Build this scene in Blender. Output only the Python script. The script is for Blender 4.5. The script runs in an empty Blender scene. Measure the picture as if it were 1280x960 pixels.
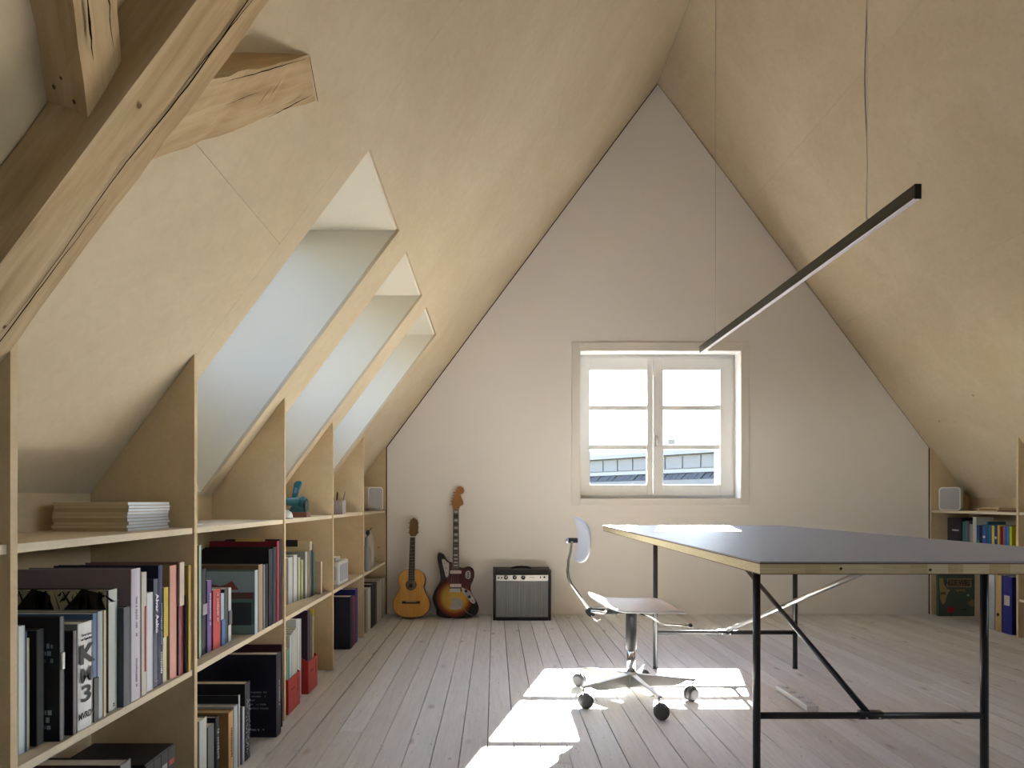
import bpy, bmesh, math, random
from mathutils import Vector, Matrix

random.seed(7)
SC = bpy.context.scene
COL = SC.collection

# ------------------------------------------------------------------ camera
F, VX, VY, H = 780.0, 618.5, 625.5, 0.942        # focal length in px, vanishing point, eye height
cam_d = bpy.data.cameras.new('camera')
cam = bpy.data.objects.new('camera', cam_d)
COL.objects.link(cam)
cam.location = (0, 0, H)
cam.rotation_euler = (math.pi / 2, 0, 0)
cam_d.sensor_fit = 'HORIZONTAL'
cam_d.sensor_width = 36.0
cam_d.lens = F / 1280 * 36
cam_d.shift_x = (640 - VX) / 1280
cam_d.shift_y = (VY - 480) / 1280
cam_d.clip_start = 0.02
cam_d.clip_end = 300
SC.camera = cam

# ------------------------------------------------------------------ world, sun, exposure
SC.view_settings.view_transform = 'Standard'
SC.view_settings.look = 'None'
SC.view_settings.gamma = 1.0
SC.view_settings.use_curve_mapping = False
SC.view_settings.exposure = 2.2
world = bpy.data.worlds.new('sky')
SC.world = world
world.use_nodes = True
wn = world.node_tree
bg = wn.nodes['Background']
SUN_TO = Vector((0.29, 1.0, 0.60)).normalized()
sky = wn.nodes.new('ShaderNodeTexSky')
sky.sky_type = 'NISHITA'
sky.sun_disc = False
sky.dust_density = 0.25
sky.sun_elevation = math.asin(SUN_TO.z)
sky.sun_rotation = math.atan2(SUN_TO.x, SUN_TO.y)
hsv = wn.nodes.new('ShaderNodeHueSaturation')
hsv.inputs['Saturation'].default_value = 0.95
hsv.inputs['Hue'].default_value = 0.508
wn.links.new(sky.outputs[0], hsv.inputs['Color'])
wn.links.new(hsv.outputs[0], bg.inputs['Color'])
bg.inputs['Strength'].default_value = 0.48
sun_d = bpy.data.lights.new('sun', 'SUN')
sun_d.energy = 40.0
sun_d.color = (1.0, 0.955, 0.90)
sun_d.angle = math.radians(0.53)
sun = bpy.data.objects.new('sun', sun_d)
COL.objects.link(sun)
sun.rotation_euler = SUN_TO.to_track_quat('Z', 'Y').to_euler()
sun.location = (4, 14, 9)


def portal(name, loc, normal_in, up, w, h):
    d = bpy.data.lights.new(name, 'AREA')
    d.shape = 'RECTANGLE'
    d.size, d.size_y = w, h
    d.cycles.is_portal = True
    o = bpy.data.objects.new(name, d)
    z = -Vector(normal_in).normalized()
    y = Vector(up).normalized()
    x = y.cross(z).normalized()
    y = z.cross(x)
    m = Matrix((x, y, z)).transposed().to_4x4()
    m.translation = loc
    o.matrix_world = m
    COL.objects.link(o)


# ------------------------------------------------------------------ helpers
def lin(c):
    if isinstance(c, str):
        c = c.lstrip('#')
        c = [int(c[i:i + 2], 16) / 255 for i in (0, 2, 4)]
        c = [v / 12.92 if v <= 0.04045 else ((v + 0.055) / 1.055) ** 2.4 for v in c]
    return (c[0], c[1], c[2], 1.0)


MATS = {}


def mat(color, rough=0.55, metal=0.0, spec=0.5, key=None):
    k = key or (str(color), rough, metal, spec)
    if k in MATS:
        return MATS[k]
    m = bpy.data.materials.new(str(k if key else color))
    m.use_nodes = True
    b = m.node_tree.nodes['Principled BSDF']
    b.inputs['Base Color'].default_value = lin(color)
    b.inputs['Roughness'].default_value = rough
    b.inputs['Metallic'].default_value = metal
    b.inputs['Specular IOR Level'].default_value = spec
    MATS[k] = m
    return m


class NT:
    """small node-tree helper"""
    def __init__(self, name):
        self.m = bpy.data.materials.new(name)
        self.m.use_nodes = True
        self.t = self.m.node_tree
        self.b = self.t.nodes['Principled BSDF']

    def n(self, typ, **kw):
        nd = self.t.nodes.new(typ)
        for k, v in kw.items():
            if k.startswith('i_'):
                nd.inputs[k[2:].replace('_', ' ')].default_value = v
            else:
                setattr(nd, k, v)
        return nd

    def l(self, a, b):
        self.t.links.new(a, b)

    def coord(self, scale=(1, 1, 1), kind='Object', rot=(0, 0, 0)):
        tc = self.n('ShaderNodeTexCoord')
        mp = self.n('ShaderNodeMapping')
        mp.inputs['Scale'].default_value = scale
        mp.inputs['Rotation'].default_value = rot
        self.l(tc.outputs[kind], mp.inputs['Vector'])
        return mp.outputs['Vector']

    def noise(self, vec, scale, detail=4, rough=0.55, dist=0.0):
        nd = self.n('ShaderNodeTexNoise')
        nd.inputs['Scale'].default_value = scale
        nd.inputs['Detail'].default_value = detail
        nd.inputs['Roughness'].default_value = rough
        nd.inputs['Distortion'].default_value = dist
        self.l(vec, nd.inputs['Vector'])
        return nd.outputs['Fac']

    def ramp(self, fac, stops):
        r = self.n('ShaderNodeValToRGB')
        e = r.color_ramp.elements
        while len(e) < len(stops):
            e.new(0.5)
        for i, (p, c) in enumerate(stops):
            e[i].position = p
            e[i].color = lin(c)
        self.l(fac, r.inputs['Fac'])
        return r.outputs['Color']

    def mix(self, fac, a, b, mode='MIX'):
        x = self.n('ShaderNodeMix', data_type='RGBA', blend_type=mode)
        if isinstance(fac, (int, float)):
            x.inputs[0].default_value = fac
        else:
            self.l(fac, x.inputs[0])
        for s, v in ((6, a), (7, b)):
            if isinstance(v, (str, tuple)):
                x.inputs[s].default_value = lin(v)
            else:
                self.l(v, x.inputs[s])
        return x.outputs[2]

    def bump(self, fac, strength=0.2, dist=0.002):
        bp = self.n('ShaderNodeBump')
        bp.inputs['Strength'].default_value = strength
        bp.inputs['Distance'].default_value = dist
        self.l(fac, bp.inputs['Height'])
        self.l(bp.outputs['Normal'], self.b.inputs['Normal'])


def plywood(name, c0, c1, speck='#7a5a38', scale=(1, 1, 1), rough=0.6):
    t = NT(name)
    v = t.coord(scale)
    broad = t.noise(v, 1.6, 5, 0.6, 0.6)
    c = t.ramp(broad, [(0.32, c0), (0.68, c1)])
    fine = t.noise(v, 22, 6, 0.65, 1.0)
    c = t.mix(0.16, c, t.ramp(fine, [(0.3, '#b59a72'), (0.7, '#fff6e0')]), 'MULTIPLY')
    vo = t.n('ShaderNodeTexVoronoi', feature='F1')
    vo.inputs['Scale'].default_value = 2.6
    t.l(t.coord((1, 1, 1)), vo.inputs['Vector'])
    sp = t.ramp(vo.outputs['Distance'], [(0.0, '#ffffff'), (0.02, '#ffffff'), (0.032, '#000000')])
    c = t.mix(t.mix(0.5, sp, '#000000'), c, speck)
    t.l(c, t.b.inputs['Base Color'])
    t.b.inputs['Roughness'].default_value = rough
    t.b.inputs['Specular IOR Level'].default_value = 0.25
    return t.m


def timber(name, c0, c1, c2, along=(1, 0, 0), stretch=(0.9, 11, 11), rough=0.7, bump=0.5):
    """wood with its grain running along a direction"""
    t = NT(name)
    rot = Vector(along).to_track_quat('X', 'Z').inverted().to_euler()
    v0 = t.coord((1, 1, 1), 'Object', rot)
    m2 = t.n('ShaderNodeMapping')
    m2.inputs['Scale'].default_value = stretch
    t.l(v0, m2.inputs['Vector'])
    v = m2.outputs['Vector']
    g = t.noise(v, 3.2, 7, 0.6, 0.35)
    c = t.ramp(g, [(0.25, c0), (0.5, c1), (0.75, c2)])
    b = t.noise(t.coord((1, 1, 1)), 6.5, 4, 0.6, 0.4)
    c = t.mix(t.ramp(b, [(0.58, '#000000'), (0.8, '#808080')]), c, c0)
    t.l(c, t.b.inputs['Base Color'])
    t.b.inputs['Roughness'].default_value = rough
    t.b.inputs['Specular IOR Level'].default_value = 0.2
    t.bump(g, bump, 0.003)
    return t.m


def floorwood():
    t = NT('whitewashed pine boards')
    tc = t.n('ShaderNodeTexCoord')
    oi = t.n('ShaderNodeObjectInfo')
    add = t.n('ShaderNodeVectorMath', operation='ADD')
    sc = t.n('ShaderNodeVectorMath', operation='SCALE')
    cmb = t.n('ShaderNodeCombineXYZ')
    t.l(oi.outputs['Random'], cmb.inputs['X'])
    t.l(oi.outputs['Random'], cmb.inputs['Y'])
    t.l(cmb.outputs[0], sc.inputs[0])
    sc.inputs['Scale'].default_value = 37.0
    t.l(tc.outputs['Object'], add.inputs[0])
    t.l(sc.outputs[0], add.inputs[1])

    def mp(s):
        m = t.n('ShaderNodeMapping')
        m.inputs['Scale'].default_value = s
        t.l(add.outputs[0], m.inputs['Vector'])
        return m.outputs['Vector']
    g = t.noise(mp((9, 0.7, 1)), 6, 6, 0.6, 0.8)
    c = t.ramp(g, [(0.2, '#d2cfca'), (0.55, '#e3e1de'), (0.85, '#ecebe9')])
    tone = t.ramp(oi.outputs['Random'], [(0.0, '#ebe8e4'), (1.0, '#ffffff')])
    c = t.mix(1.0, c, tone, 'MULTIPLY')
    vo = t.n('ShaderNodeTexVoronoi', feature='F1')
    vo.inputs['Scale'].default_value = 3.0
    vo.inputs['Randomness'].default_value = 1.0
    t.l(mp((2.2, 1.0, 1)), vo.inputs['Vector'])
    k = t.ramp(vo.outputs['Distance'], [(0.0, '#e0e0e0'), (0.05, '#b8b8b8'), (0.13, '#000000')])
    c = t.mix(k, c, '#857767')
    w = t.noise(mp((7, 2.2, 1)), 9, 5, 0.7, 0.3)
    chips = t.ramp(w, [(0.63, '#000000'), (0.68, '#d0d0d0')])
    c = t.mix(chips, c, '#6f655b')
    t.l(c, t.b.inputs['Base Color'])
    t.b.inputs['Roughness'].default_value = 0.5
    t.b.inputs['Specular IOR Level'].default_value = 0.3
    t.bump(g, 0.15, 0.002)
    return t.m


def glass_mat():
    t = NT('window glass')
    t.t.nodes.remove(t.b)
    out = [n for n in t.t.nodes if n.type == 'OUTPUT_MATERIAL'][0]
    tr = t.n('ShaderNodeBsdfTransparent')
    tr.inputs['Color'].default_value = (0.95, 0.97, 0.97, 1)
    gl = t.n('ShaderNodeBsdfGlossy')
    gl.inputs['Roughness'].default_value = 0.02
    fr = t.n('ShaderNodeFresnel')
    fr.inputs['IOR'].default_value = 1.45
    mx = t.n('ShaderNodeMixShader')
    t.l(fr.outputs[0], mx.inputs[0])
    t.l(tr.outputs[0], mx.inputs[1])
    t.l(gl.outputs[0], mx.inputs[2])
    t.l(mx.outputs[0], out.inputs['Surface'])
    return t.m


PLY = plywood('soaped birch plywood', '#cdbc9e', '#d9cab0')
PLYE = mat('#d9cbac', 0.6, key='plywood edge')
PLYD = plywood('shade browned divider plywood', '#d2bb94', '#dec9a6', scale=(3, 1, 3))  # browner than the shelf plywood: the bays' warm shade put into the colour
PLYS = plywood('birch shelf plywood', '#dacbae', '#e4d8c0', scale=(3, 1, 3))
WALLW = mat('#f1ece7', 0.8, 0, 0.2, key='matt off white wall')
GAP = mat('#17130f', 0.9, 0, 0.1, key='dark backing')
PAINT = mat('#f1f0ed', 0.45, key='white window paint')
CASING = mat('#ece7e0', 0.6, key='off white casing')
GLASS = glass_mat()
CHROME = mat('#d5d5d2', 0.18, 1.0, key='chrome')
STEEL = mat('#bdbdba', 0.32, 1.0, key='brushed steel')
BLACK = mat('#17181a', 0.45, key='black plastic')
FRAMEB = mat('#1b1d20', 0.38, key='black lacquered tube')
RUBBER = mat('#3a3b3d', 0.6, key='grey rubber')
BEAMC = ('#a18861', '#c0a580', '#d3bc98')
OLDBEAM = timber('old hewn beam', *BEAMC, along=(0.598, 0, 0.802))
OLDBRACE = timber('old brace', *BEAMC, along=(0.484, -1.0, 0.647))
OLDBRACE2 = timber('old far brace', *BEAMC, along=(0.37, 1.0, 0.91))
WHITEP = mat('#eceae4', 0.6, key='white paper')
PAGES = mat('#e6dfcd', 0.8, key='book pages')
TEXTW = mat('#efefec', 0.7, key='white print')
TEXTB = mat('#15151a', 0.7, key='black print')


class MB:
    """collects boxes, prisms, tubes and lathes; build() links them as one mesh"""
    def __init__(self):
        self.v, self.f, self.mi = [], [], []
        self.smooth = []

    def add(self, vs, fs, m=0, sm=False):
        o = len(self.v)
        self.v += [tuple(p) for p in vs]
        for f in fs:
            self.f.append([i + o for i in f])
            self.mi.append(m)
            self.smooth.append(sm)
        return self

    def box(self, x0, x1, y0, y1, z0, z1, m=0):
        vs = [(x, y, z) for z in (z0, z1) for y in (y0, y1) for x in (x0, x1)]
        fs = [(0, 2, 3, 1), (4, 5, 7, 6), (0, 1, 5, 4), (2, 6, 7, 3), (0, 4, 6, 2), (1, 3, 7, 5)]
        return self.add(vs, fs, m)

    def hexa(self, p, m=0):
        """eight corners: bottom ring of four, then top ring of four"""
        fs = [(3, 2, 1, 0), (4, 5, 6, 7), (0, 1, 5, 4), (1, 2, 6, 5), (2, 3, 7, 6), (3, 0, 4, 7)]
        return self.add(p, fs, m)

    def prism(self, poly, a, b, axis='y', m=0, m_side=None, sm=False):
        """poly = 2D outline; axis y: (x,z) outline swept from y=a to y=b, and so on"""
        def P(u, v, w):
            return {'y': (u, w, v), 'x': (w, u, v), 'z': (u, v, w)}[axis]
        n = len(poly)
        vs = [P(u, v, a) for u, v in poly] + [P(u, v, b) for u, v in poly]
        self.add(vs, [list(range(n)), list(range(2 * n - 1, n - 1, -1))], m)
        o = len(self.v) - 2 * n
        for i in range(n):
            j = (i + 1) % n
            self.f.append([o + i, o + n + i, o + n + j, o + j])
            self.mi.append(m if m_side is None else m_side)
            self.smooth.append(sm)
        return self

    def tube(self, pts, r, n=10, m=0, caps=True):
        pts = [Vector(p) for p in pts]
        rs = r if isinstance(r, (list, tuple)) else [r] * len(pts)
        vs, up = [], None
        for i, p in enumerate(pts):
            d = (pts[min(i + 1, len(pts) - 1)] - pts[max(i - 1, 0)]).normalized()
            if up is None:
                up = Vector((0, 0, 1)) if abs(d.z) < 0.9 else Vector((1, 0, 0))
            a = d.cross(up).normalized()
            up = a.cross(d).normalized()
            for k in range(n):
                t = 2 * math.pi * k / n
                vs.append(p + a * (math.cos(t) * rs[i]) + up * (math.sin(t) * rs[i]))
        fs = []
        for i in range(len(pts) - 1):
            for k in range(n):
                k2 = (k + 1) % n
                fs.append((i * n + k, i * n + k2, (i + 1) * n + k2, (i + 1) * n + k))
        self.add(vs, fs, m, True)
        if caps:
            o = len(self.v) - len(vs)
            for ring in (list(range(n))[::-1], [(len(pts) - 1) * n + k for k in range(n)]):
                self.f.append([o + q for q in ring])
                self.mi.append(m)
                self.smooth.append(False)
        return self

    def lathe(self, prof, c=(0, 0, 0), n=20, m=0, axis='z'):
        vs, fs = [], []
        for r, z in prof:
            for k in range(n):
                t = 2 * math.pi * k / n
                u, v = r * math.cos(t), r * math.sin(t)
                p = {'z': (u, v, z), 'y': (u, z, v), 'x': (z, u, v)}[axis]
                vs.append((c[0] + p[0], c[1] + p[1], c[2] + p[2]))
        for i in range(len(prof) - 1):
            for k in range(n):
                k2 = (k + 1) % n
                fs.append((i * n + k, i * n + k2, (i + 1) * n + k2, (i + 1) * n + k))
        fs.append(list(range(n))[::-1])
        fs.append([(len(prof) - 1) * n + k for k in range(n)])
        return self.add(vs, fs, m, True)

    def build(self, name, mats, parent=None, loc=None, bevel=0.0, world=False):
        """loc: origin of a top-level mesh; world: coordinates are world ones (shift by the parent's place)"""
        off = Vector((0, 0, 0))
        if loc is not None:
            off = Vector(loc)
        elif world and parent is not None:
            q = parent
            while q is not None:
                off += q.location
                q = q.parent
        me = bpy.data.meshes.new(name)
        me.from_pydata([(p[0] - off.x, p[1] - off.y, p[2] - off.z) for p in self.v], [], self.f)
        mats = mats if isinstance(mats, (list, tuple)) else [mats]
        for mm in mats:
            me.materials.append(mm)
        me.polygons.foreach_set('material_index', self.mi)
        me.polygons.foreach_set('use_smooth', self.smooth)
        bm = bmesh.new()
        bm.from_mesh(me)
        bmesh.ops.recalc_face_normals(bm, faces=bm.faces)
        bm.to_mesh(me)
        bm.free()
        o = bpy.data.objects.new(name, me)
        COL.objects.link(o)
        if parent is not None:
            o.parent = parent
        if loc is not None:
            o.location = loc
        if bevel:
            b = o.modifiers.new('bevel', 'BEVEL')
            b.width = bevel
            b.segments = 2
            b.limit_method = 'ANGLE'
        return o


def tag(o, label=None, cat=None, group=None, kind=None):
    if label:
        o['label'] = label
    if cat:
        o['category'] = cat
    if group:
        o['group'] = group
    if kind:
        o['kind'] = kind
    return o


def thing(name, loc, label=None, cat=None, group=None, kind=None, rz=0.0):
    o = bpy.data.objects.new(name, None)
    o.empty_display_size = 0.05
    COL.objects.link(o)
    o.location = loc
    o.rotation_euler = (0, 0, rz)
    return tag(o, label, cat, group, kind)


def text(body, size, material, parent, name='title', loc=(0, 0, 0), rot=(0, 0, 0), align='CENTER', thick=0.0003, sx=1.0, bold=0.0):
    cu = bpy.data.curves.new(name, 'FONT')
    cu.body = body
    cu.size = size
    cu.offset = bold
    cu.align_x = align
    cu.align_y = 'CENTER'
    cu.extrude = thick
    cu.resolution_u = 3
    tmp = bpy.data.objects.new(name, cu)
    COL.objects.link(tmp)
    bpy.context.view_layer.update()
    me = bpy.data.meshes.new_from_object(tmp.evaluated_get(bpy.context.evaluated_depsgraph_get()))
    bpy.data.objects.remove(tmp)
    me.materials.clear()
    me.materials.append(material)
    o = bpy.data.objects.new(name, me)
    COL.objects.link(o)
    o.parent = parent
    o.location = loc
    o.rotation_euler = rot
    o.scale = (sx, 1, 1)
    return o


def rounded(w, h, r, n=5, cx=0.0, cy=0.0):
    pts = []
    for (sx, sy, a0) in ((1, 1, 0), (-1, 1, 90), (-1, -1, 180), (1, -1, 270)):
        for k in range(n + 1):
            a = math.radians(a0 + 90 * k / n)
            pts.append((cx + sx * (w / 2 - r) + r * math.cos(a), cy + sy * (h / 2 - r) + r * math.sin(a)))
    return pts


# ------------------------------------------------------------------ room measures
YB = 5.155                       # face of the gable wall
YF = -4.2                        # gable wall behind the camera
XL, XR = -0.899, 3.592           # front planes of the built-in shelves
BACK = 0.311                     # shelf depth
XLB, XRB = XL - BACK, XR + BACK
KZ = 1.383                       # height of the slope at the shelf fronts
SL = 1.3414                      # rise over run of the roof
XM = (XL + XR) / 2
ZR = KZ + SL * (XM - XL)         # ridge
CL = math.sqrt(1 + SL * SL)
DX, DZ = 1 / CL, SL / CL         # unit vector up the left slope (x, z)
NX, NZ = -DZ, DX                 # outward normal of the left slope (x, z)
R_LOW, R_TOP = -BACK / DX, (XM - XL) / DX


def slope(r, y, n=0.0, side=-1):
    """point r metres up the slope from the shelf front, n metres outside it"""
    x = DX * r + NX * n
    z = KZ + DZ * r + NZ * n
    return (XL + x, y, z) if side < 0 else (XR - x, y, z)


# ------------------------------------------------------------------ floor: one board after another
FLOORM = floorwood()
floor = thing('floor', (0, 0, 0), kind='structure')
MB().box(XLB - 0.1, XRB + 0.1, YF - 0.1, YB + 0.1, -0.06, -0.022).build('subfloor', GAP, floor)
bw = 0.1015
k0 = int((XLB + 0.02) / bw) - 2
xs = -0.02 + bw * k0
i = 0
while xs < XRB + 0.05:
    w = bw * random.choice((1, 1, 1, 1, 0.96, 1.04)) if not (-0.75 < xs < 1.2) else bw
    gap = random.choice((0.0018, 0.0025, 0.003, 0.004, 0.0055))
    cuts = [YF - 0.05]
    c = YF + random.uniform(1.2, 3.4)
    while c < YB - 0.5 and random.random() < 0.55:
        cuts.append(c)
        c += random.uniform(3.2, 4.6)
    cuts.append(YB + 0.05)
    for a, b in zip(cuts, cuts[1:]):
        hh = random.uniform(-0.0008, 0.0)
        mb = MB()
        e = 0.0012
        x0, x1, y0, y1 = xs + gap / 2, xs + w - gap / 2, a + 0.0007, b - 0.0007
        mb.add([(x0, y0, -0.02), (x1, y0, -0.02), (x1, y1, -0.02), (x0, y1, -0.02),
                (x0, y0, hh - e), (x1, y0, hh - e), (x1, y1, hh - e), (x0, y1, hh - e),
                (x0 + e, y0 + e, hh), (x1 - e, y0 + e, hh), (x1 - e, y1 - e, hh), (x0 + e, y1 - e, hh)],
               [(0, 1, 5, 4), (1, 2, 6, 5), (2, 3, 7, 6), (3, 0, 4, 7),
                (4, 5, 9, 8), (5, 6, 10, 9), (6, 7, 11, 10), (7, 4, 8, 11), (8, 9, 10, 11)])
        mb.build('floorboard', FLOORM, floor)
    xs += w
    i += 1

# ------------------------------------------------------------------ roof slopes with skylight openings
SKY_R0, SKY_R1 = (-1.208 - XL) / DX, (-0.395 - XL) / DX
LEFT_SKY = [(1.98, 2.582), (2.80, 3.402), (3.605, 4.207)]
LEFT_SKY_ADDED = [(-1.15, -0.55), (-2.75, -2.15)]  # added skylights behind the camera, brightening the floor and shelves
RIGHT_SKY_ADDED = [(1.0, 1.6), (0.2, 0.8), (-0.6, 0.0), (-1.4, -0.8)]  # added skylights out of view, more light for floor and shelves


def slab(side, y0, y1, r0, r1, n0, n1, holes, name, material, parent):
    """flat sheet on the slope between offsets n0 and n1, with rectangular openings"""
    ys = sorted({y0, y1, *[v for h in holes for v in h[:2] if y0 < v < y1]})
    rs = sorted({r0, r1, *[v for h in holes for v in h[2:] if r0 < v < r1]})

    def solid(i, j):
        if not (0 <= i < len(ys) - 1 and 0 <= j < len(rs) - 1):
            return False
        yc, rc = (ys[i] + ys[i + 1]) / 2, (rs[j] + rs[j + 1]) / 2
        return not any(h[0] < yc < h[1] and h[2] < rc < h[3] for h in holes)
    mb = MB()
    for i in range(len(ys) - 1):
        for j in range(len(rs) - 1):
            if not solid(i, j):
                continue
            a, b, c, d = ys[i], ys[i + 1], rs[j], rs[j + 1]
            for n in (n0, n1):
                mb.add([slope(c, a, n, side), slope(c, b, n, side), slope(d, b, n, side), slope(d, a, n, side)], [(0, 1, 2, 3)])
            for (ii, jj, p, q) in ((i - 1, j, (a, c), (a, d)), (i + 1, j, (b, c), (b, d)), (i, j - 1, (a, c), (b, c)), (i, j + 1, (a, d), (b, d))):
                if not solid(ii, jj):
                    mb.add([slope(p[1], p[0], n0, side), slope(q[1], q[0], n0, side), slope(q[1], q[0], n1, side), slope(p[1], p[0], n1, side)], [(0, 1, 2, 3)])
    bmx = mb.build(name, material, parent)
    bm = bmesh.new()
    bm.from_mesh(bmx.data)
    bmesh.ops.remove_doubles(bm, verts=bm.verts, dist=1e-5)
    bmesh.ops.recalc_face_normals(bm, faces=bm.faces)
    bm.to_mesh(bmx.data)
    bm.free()
    return bmx


def roof(side, name, openings, ysplits, layout):
    root = thing(name, (0, 0, 0), kind='structure')
    holes = [(a, b, SKY_R0, SKY_R1) for a, b in openings]
    wide = [(a - 0.0145, b + 0.0145, SKY_R0 - 0.0145, SKY_R1 + 0.021) for a, b in openings]
    slab(side, YF - 0.3, YB + 0.3, R_LOW - 0.4, R_TOP + 0.05, 0.014, 0.10, wide, 'roof_deck', GAP, root)
    g = 0.0004
    for (y0, y1, r0, r1) in layout:
        slab(side, y0 + g, y1 - g, r0 + g, r1 - g, 0.0, 0.0135, holes, 'panel', PLY, root)
    return root


lay = [(YF, -0.613, R_LOW - 0.03, 1.2), (YF, -0.613, 1.2, R_TOP), (-0.613, 1.887, R_LOW - 0.03, 0.417), (-0.613, 1.887, 0.417, 1.667), (-0.613, 1.887, 1.667, 2.917), (-0.613, 1.887, 2.917, R_TOP),
       (1.887, 4.387, R_LOW - 0.03, 2.1), (4.387, YB + 0.012, R_LOW - 0.03, 2.1), (1.887, 3.137, 2.1, R_TOP), (3.137, YB + 0.012, 2.1, R_TOP)]
roof(-1, 'ceiling_left', LEFT_SKY + LEFT_SKY_ADDED, None, lay)
lay = [(YF, -0.69, R_LOW - 0.03, 1.2), (YF, -0.69, 1.2, R_TOP), (-0.69, 1.81, R_LOW - 0.03, 1.25), (-0.69, 1.81, 1.25, 2.5), (-0.69, 1.81, 2.5, R_TOP),
       (1.81, 4.31, R_LOW - 0.03, 1.25), (1.81, 4.31, 1.25, 2.5), (1.81, 4.31, 2.5, R_TOP),
       (4.31, YB + 0.012, R_LOW - 0.03, 1.25), (4.31, YB + 0.012, 1.25, 2.5), (4.31, YB + 0.012, 2.5, R_TOP)]
roof(1, 'ceiling_right', RIGHT_SKY_ADDED, None, lay)

# ------------------------------------------------------------------ skylights: deep plywood reveals, frame and pane
REV = 0.42
REVM = mat('#e3dccb', 0.6, key='pale plywood reveal')


def skylight(n, y0, y1, side):
    root = thing('window_%d' % n, slope((SKY_R0 + SKY_R1) / 2, (y0 + y1) / 2, 0, side), kind='structure')
    # head is level, sill square to the slope
    rt = SKY_R1 - REV / SL        # where the level head meets the outer plane
    rb = SKY_R0 + 0.28
    e = 0.0142
    A, B = (SKY_R1 - e / SL, e), (rt, REV)
    C, D = (rb, REV), (SKY_R0, e)
    q = 0.014

    def P(rn, y):
        return slope(rn[0], y, rn[1], side)
    lining = MB()
    for ya, yb in ((y0 - q, y0), (y1, y1 + q)):
        poly = [A, B, C, D]
        lining.add([P(p, ya) for p in poly] + [P(p, yb) for p in poly],
                   [(0, 1, 2, 3), (7, 6, 5, 4), (0, 4, 5, 1), (1, 5, 6, 2), (2, 6, 7, 3), (3, 7, 4, 0)])
    lining.build('side_lining', REVM, root, world=True)

    def board(p, q2, dn, nm):
        m = MB()
        a = [p, q2, (q2[0] + dn[0], q2[1] + dn[1]), (p[0] + dn[0], p[1] + dn[1])]
        m.add([P(t, y0 - q) for t in a] + [P(t, y1 + q) for t in a],
              [(0, 1, 2, 3), (7, 6, 5, 4), (0, 4, 5, 1), (1, 5, 6, 2), (2, 6, 7, 3), (3, 7, 4, 0)])
        m.build(nm, REVM, root, world=True)
    board(A, B, (0.02, 0), 'head_board')
    board(D, C, (-0.014, 0), 'sill_board')
    fr = MB()
    n0, n1 = REV, REV + 0.14
    fw = 0.035

    def bar(ra, rb2, ya, yb):
        fr.hexa([slope(ra, ya, n0, side), slope(rb2, ya, n0, side), slope(rb2, yb, n0, side), slope(ra, yb, n0, side),
                 slope(ra, ya, n1, side), slope(rb2, ya, n1, side), slope(rb2, yb, n1, side), slope(ra, yb, n1, side)])
    bar(rb - 0.05, rb + fw, y0 - 0.05, y1 + 0.05)
    bar(rt - fw, rt + 0.05, y0 - 0.05, y1 + 0.05)
    bar(rb + fw, rt - fw, y0 - 0.05, y0 + fw)
    bar(rb + fw, rt - fw, y1 - fw, y1 + 0.05)
    fr.build('frame', PAINT, root, world=True)
    pn = MB()
    ng = REV + 0.025
    pn.add([slope(rb + fw, y0 + fw, ng, side), slope(rb + fw, y1 - fw, ng, side), slope(rt - fw, y1 - fw, ng, side), slope(rt - fw, y0 + fw, ng, side)], [(0, 1, 2, 3)])
    pn.build('pane', GLASS, root, world=True)
    s = 1 if side > 0 else -1
    up = (DX * -s, 0, DZ)
    nin = (-NX * -s * 1.0, 0, -NZ)
    nin = (DZ, 0, -DX) if side < 0 else (-DZ, 0, -DX)
    portal('skylight_portal', slope((rb + rt) / 2, (y0 + y1) / 2, REV + 0.06, side), nin, up, y1 - y0, rt - rb)


wi = 2  # window numbers run on through the added skylights
for (a, b) in LEFT_SKY + LEFT_SKY_ADDED:
    skylight(wi, a, b, -1)
    wi += 1
for (a, b) in RIGHT_SKY_ADDED:
    skylight(wi, a, b, 1)
    wi += 1

# ------------------------------------------------------------------ gable walls
OX0, OX1, OZ0, OZ1 = 0.70, 2.032, 0.954, 2.177           # opening in the gable


def gable_ring(y0, y1, inset, hole, x_out, material, name, parent):
    """pentagon with a rectangular hole, from y0 to y1"""
    def top(x):
        return KZ - inset * CL + SL * (min(x, 2 * XM - x) - XL)
    hx0, hx1, hz0, hz1 = hole
    mb = MB()
    xs = [XL - x_out + (inset if x_out == 0 else 0), hx0, XM, hx1, XR + x_out - (inset if x_out == 0 else 0)]
    for a, b in zip(xs, xs[1:]):
        za, zb = max(top(a), 0), max(top(b), 0)
        inside = hx0 - 1e-6 <= a and b <= hx1 + 1e-6
        if inside:
            mb.prism([(a, 0), (b, 0), (b, hz0), (a, hz0)], y0, y1)
            mb.prism([(a, hz1), (b, hz1), (b, zb), (a, za)], y0, y1)
        else:
            mb.prism([(a, 0), (b, 0), (b, zb), (a, za)], y0, y1)
    return mb.build(name, material, parent)


wall = thing('wall_back', (0, 0, 0), kind='structure')
hole = (OX0, OX1, OZ0, OZ1)
gable_ring(YB, YB + 0.018, 0.0085, hole, 0.0, WALLW, 'panel', wall)
outer = (0.775, 1.955, 1.0, 2.12)
gable_ring(YB + 0.019, 5.34, -0.03, hole, 0.6, GAP, 'masonry', wall)
gable_ring(5.34, 5.56, -0.03, outer, 0.6, mat('#6f7072', 0.8, key='grey render'), 'outer_masonry', wall)
MB().box(XLB - 0.3, XRB + 0.3, YF - 0.3, YF, -0.05, ZR + 0.2).build('wall_front', WALLW)['kind'] = 'structure'

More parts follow.
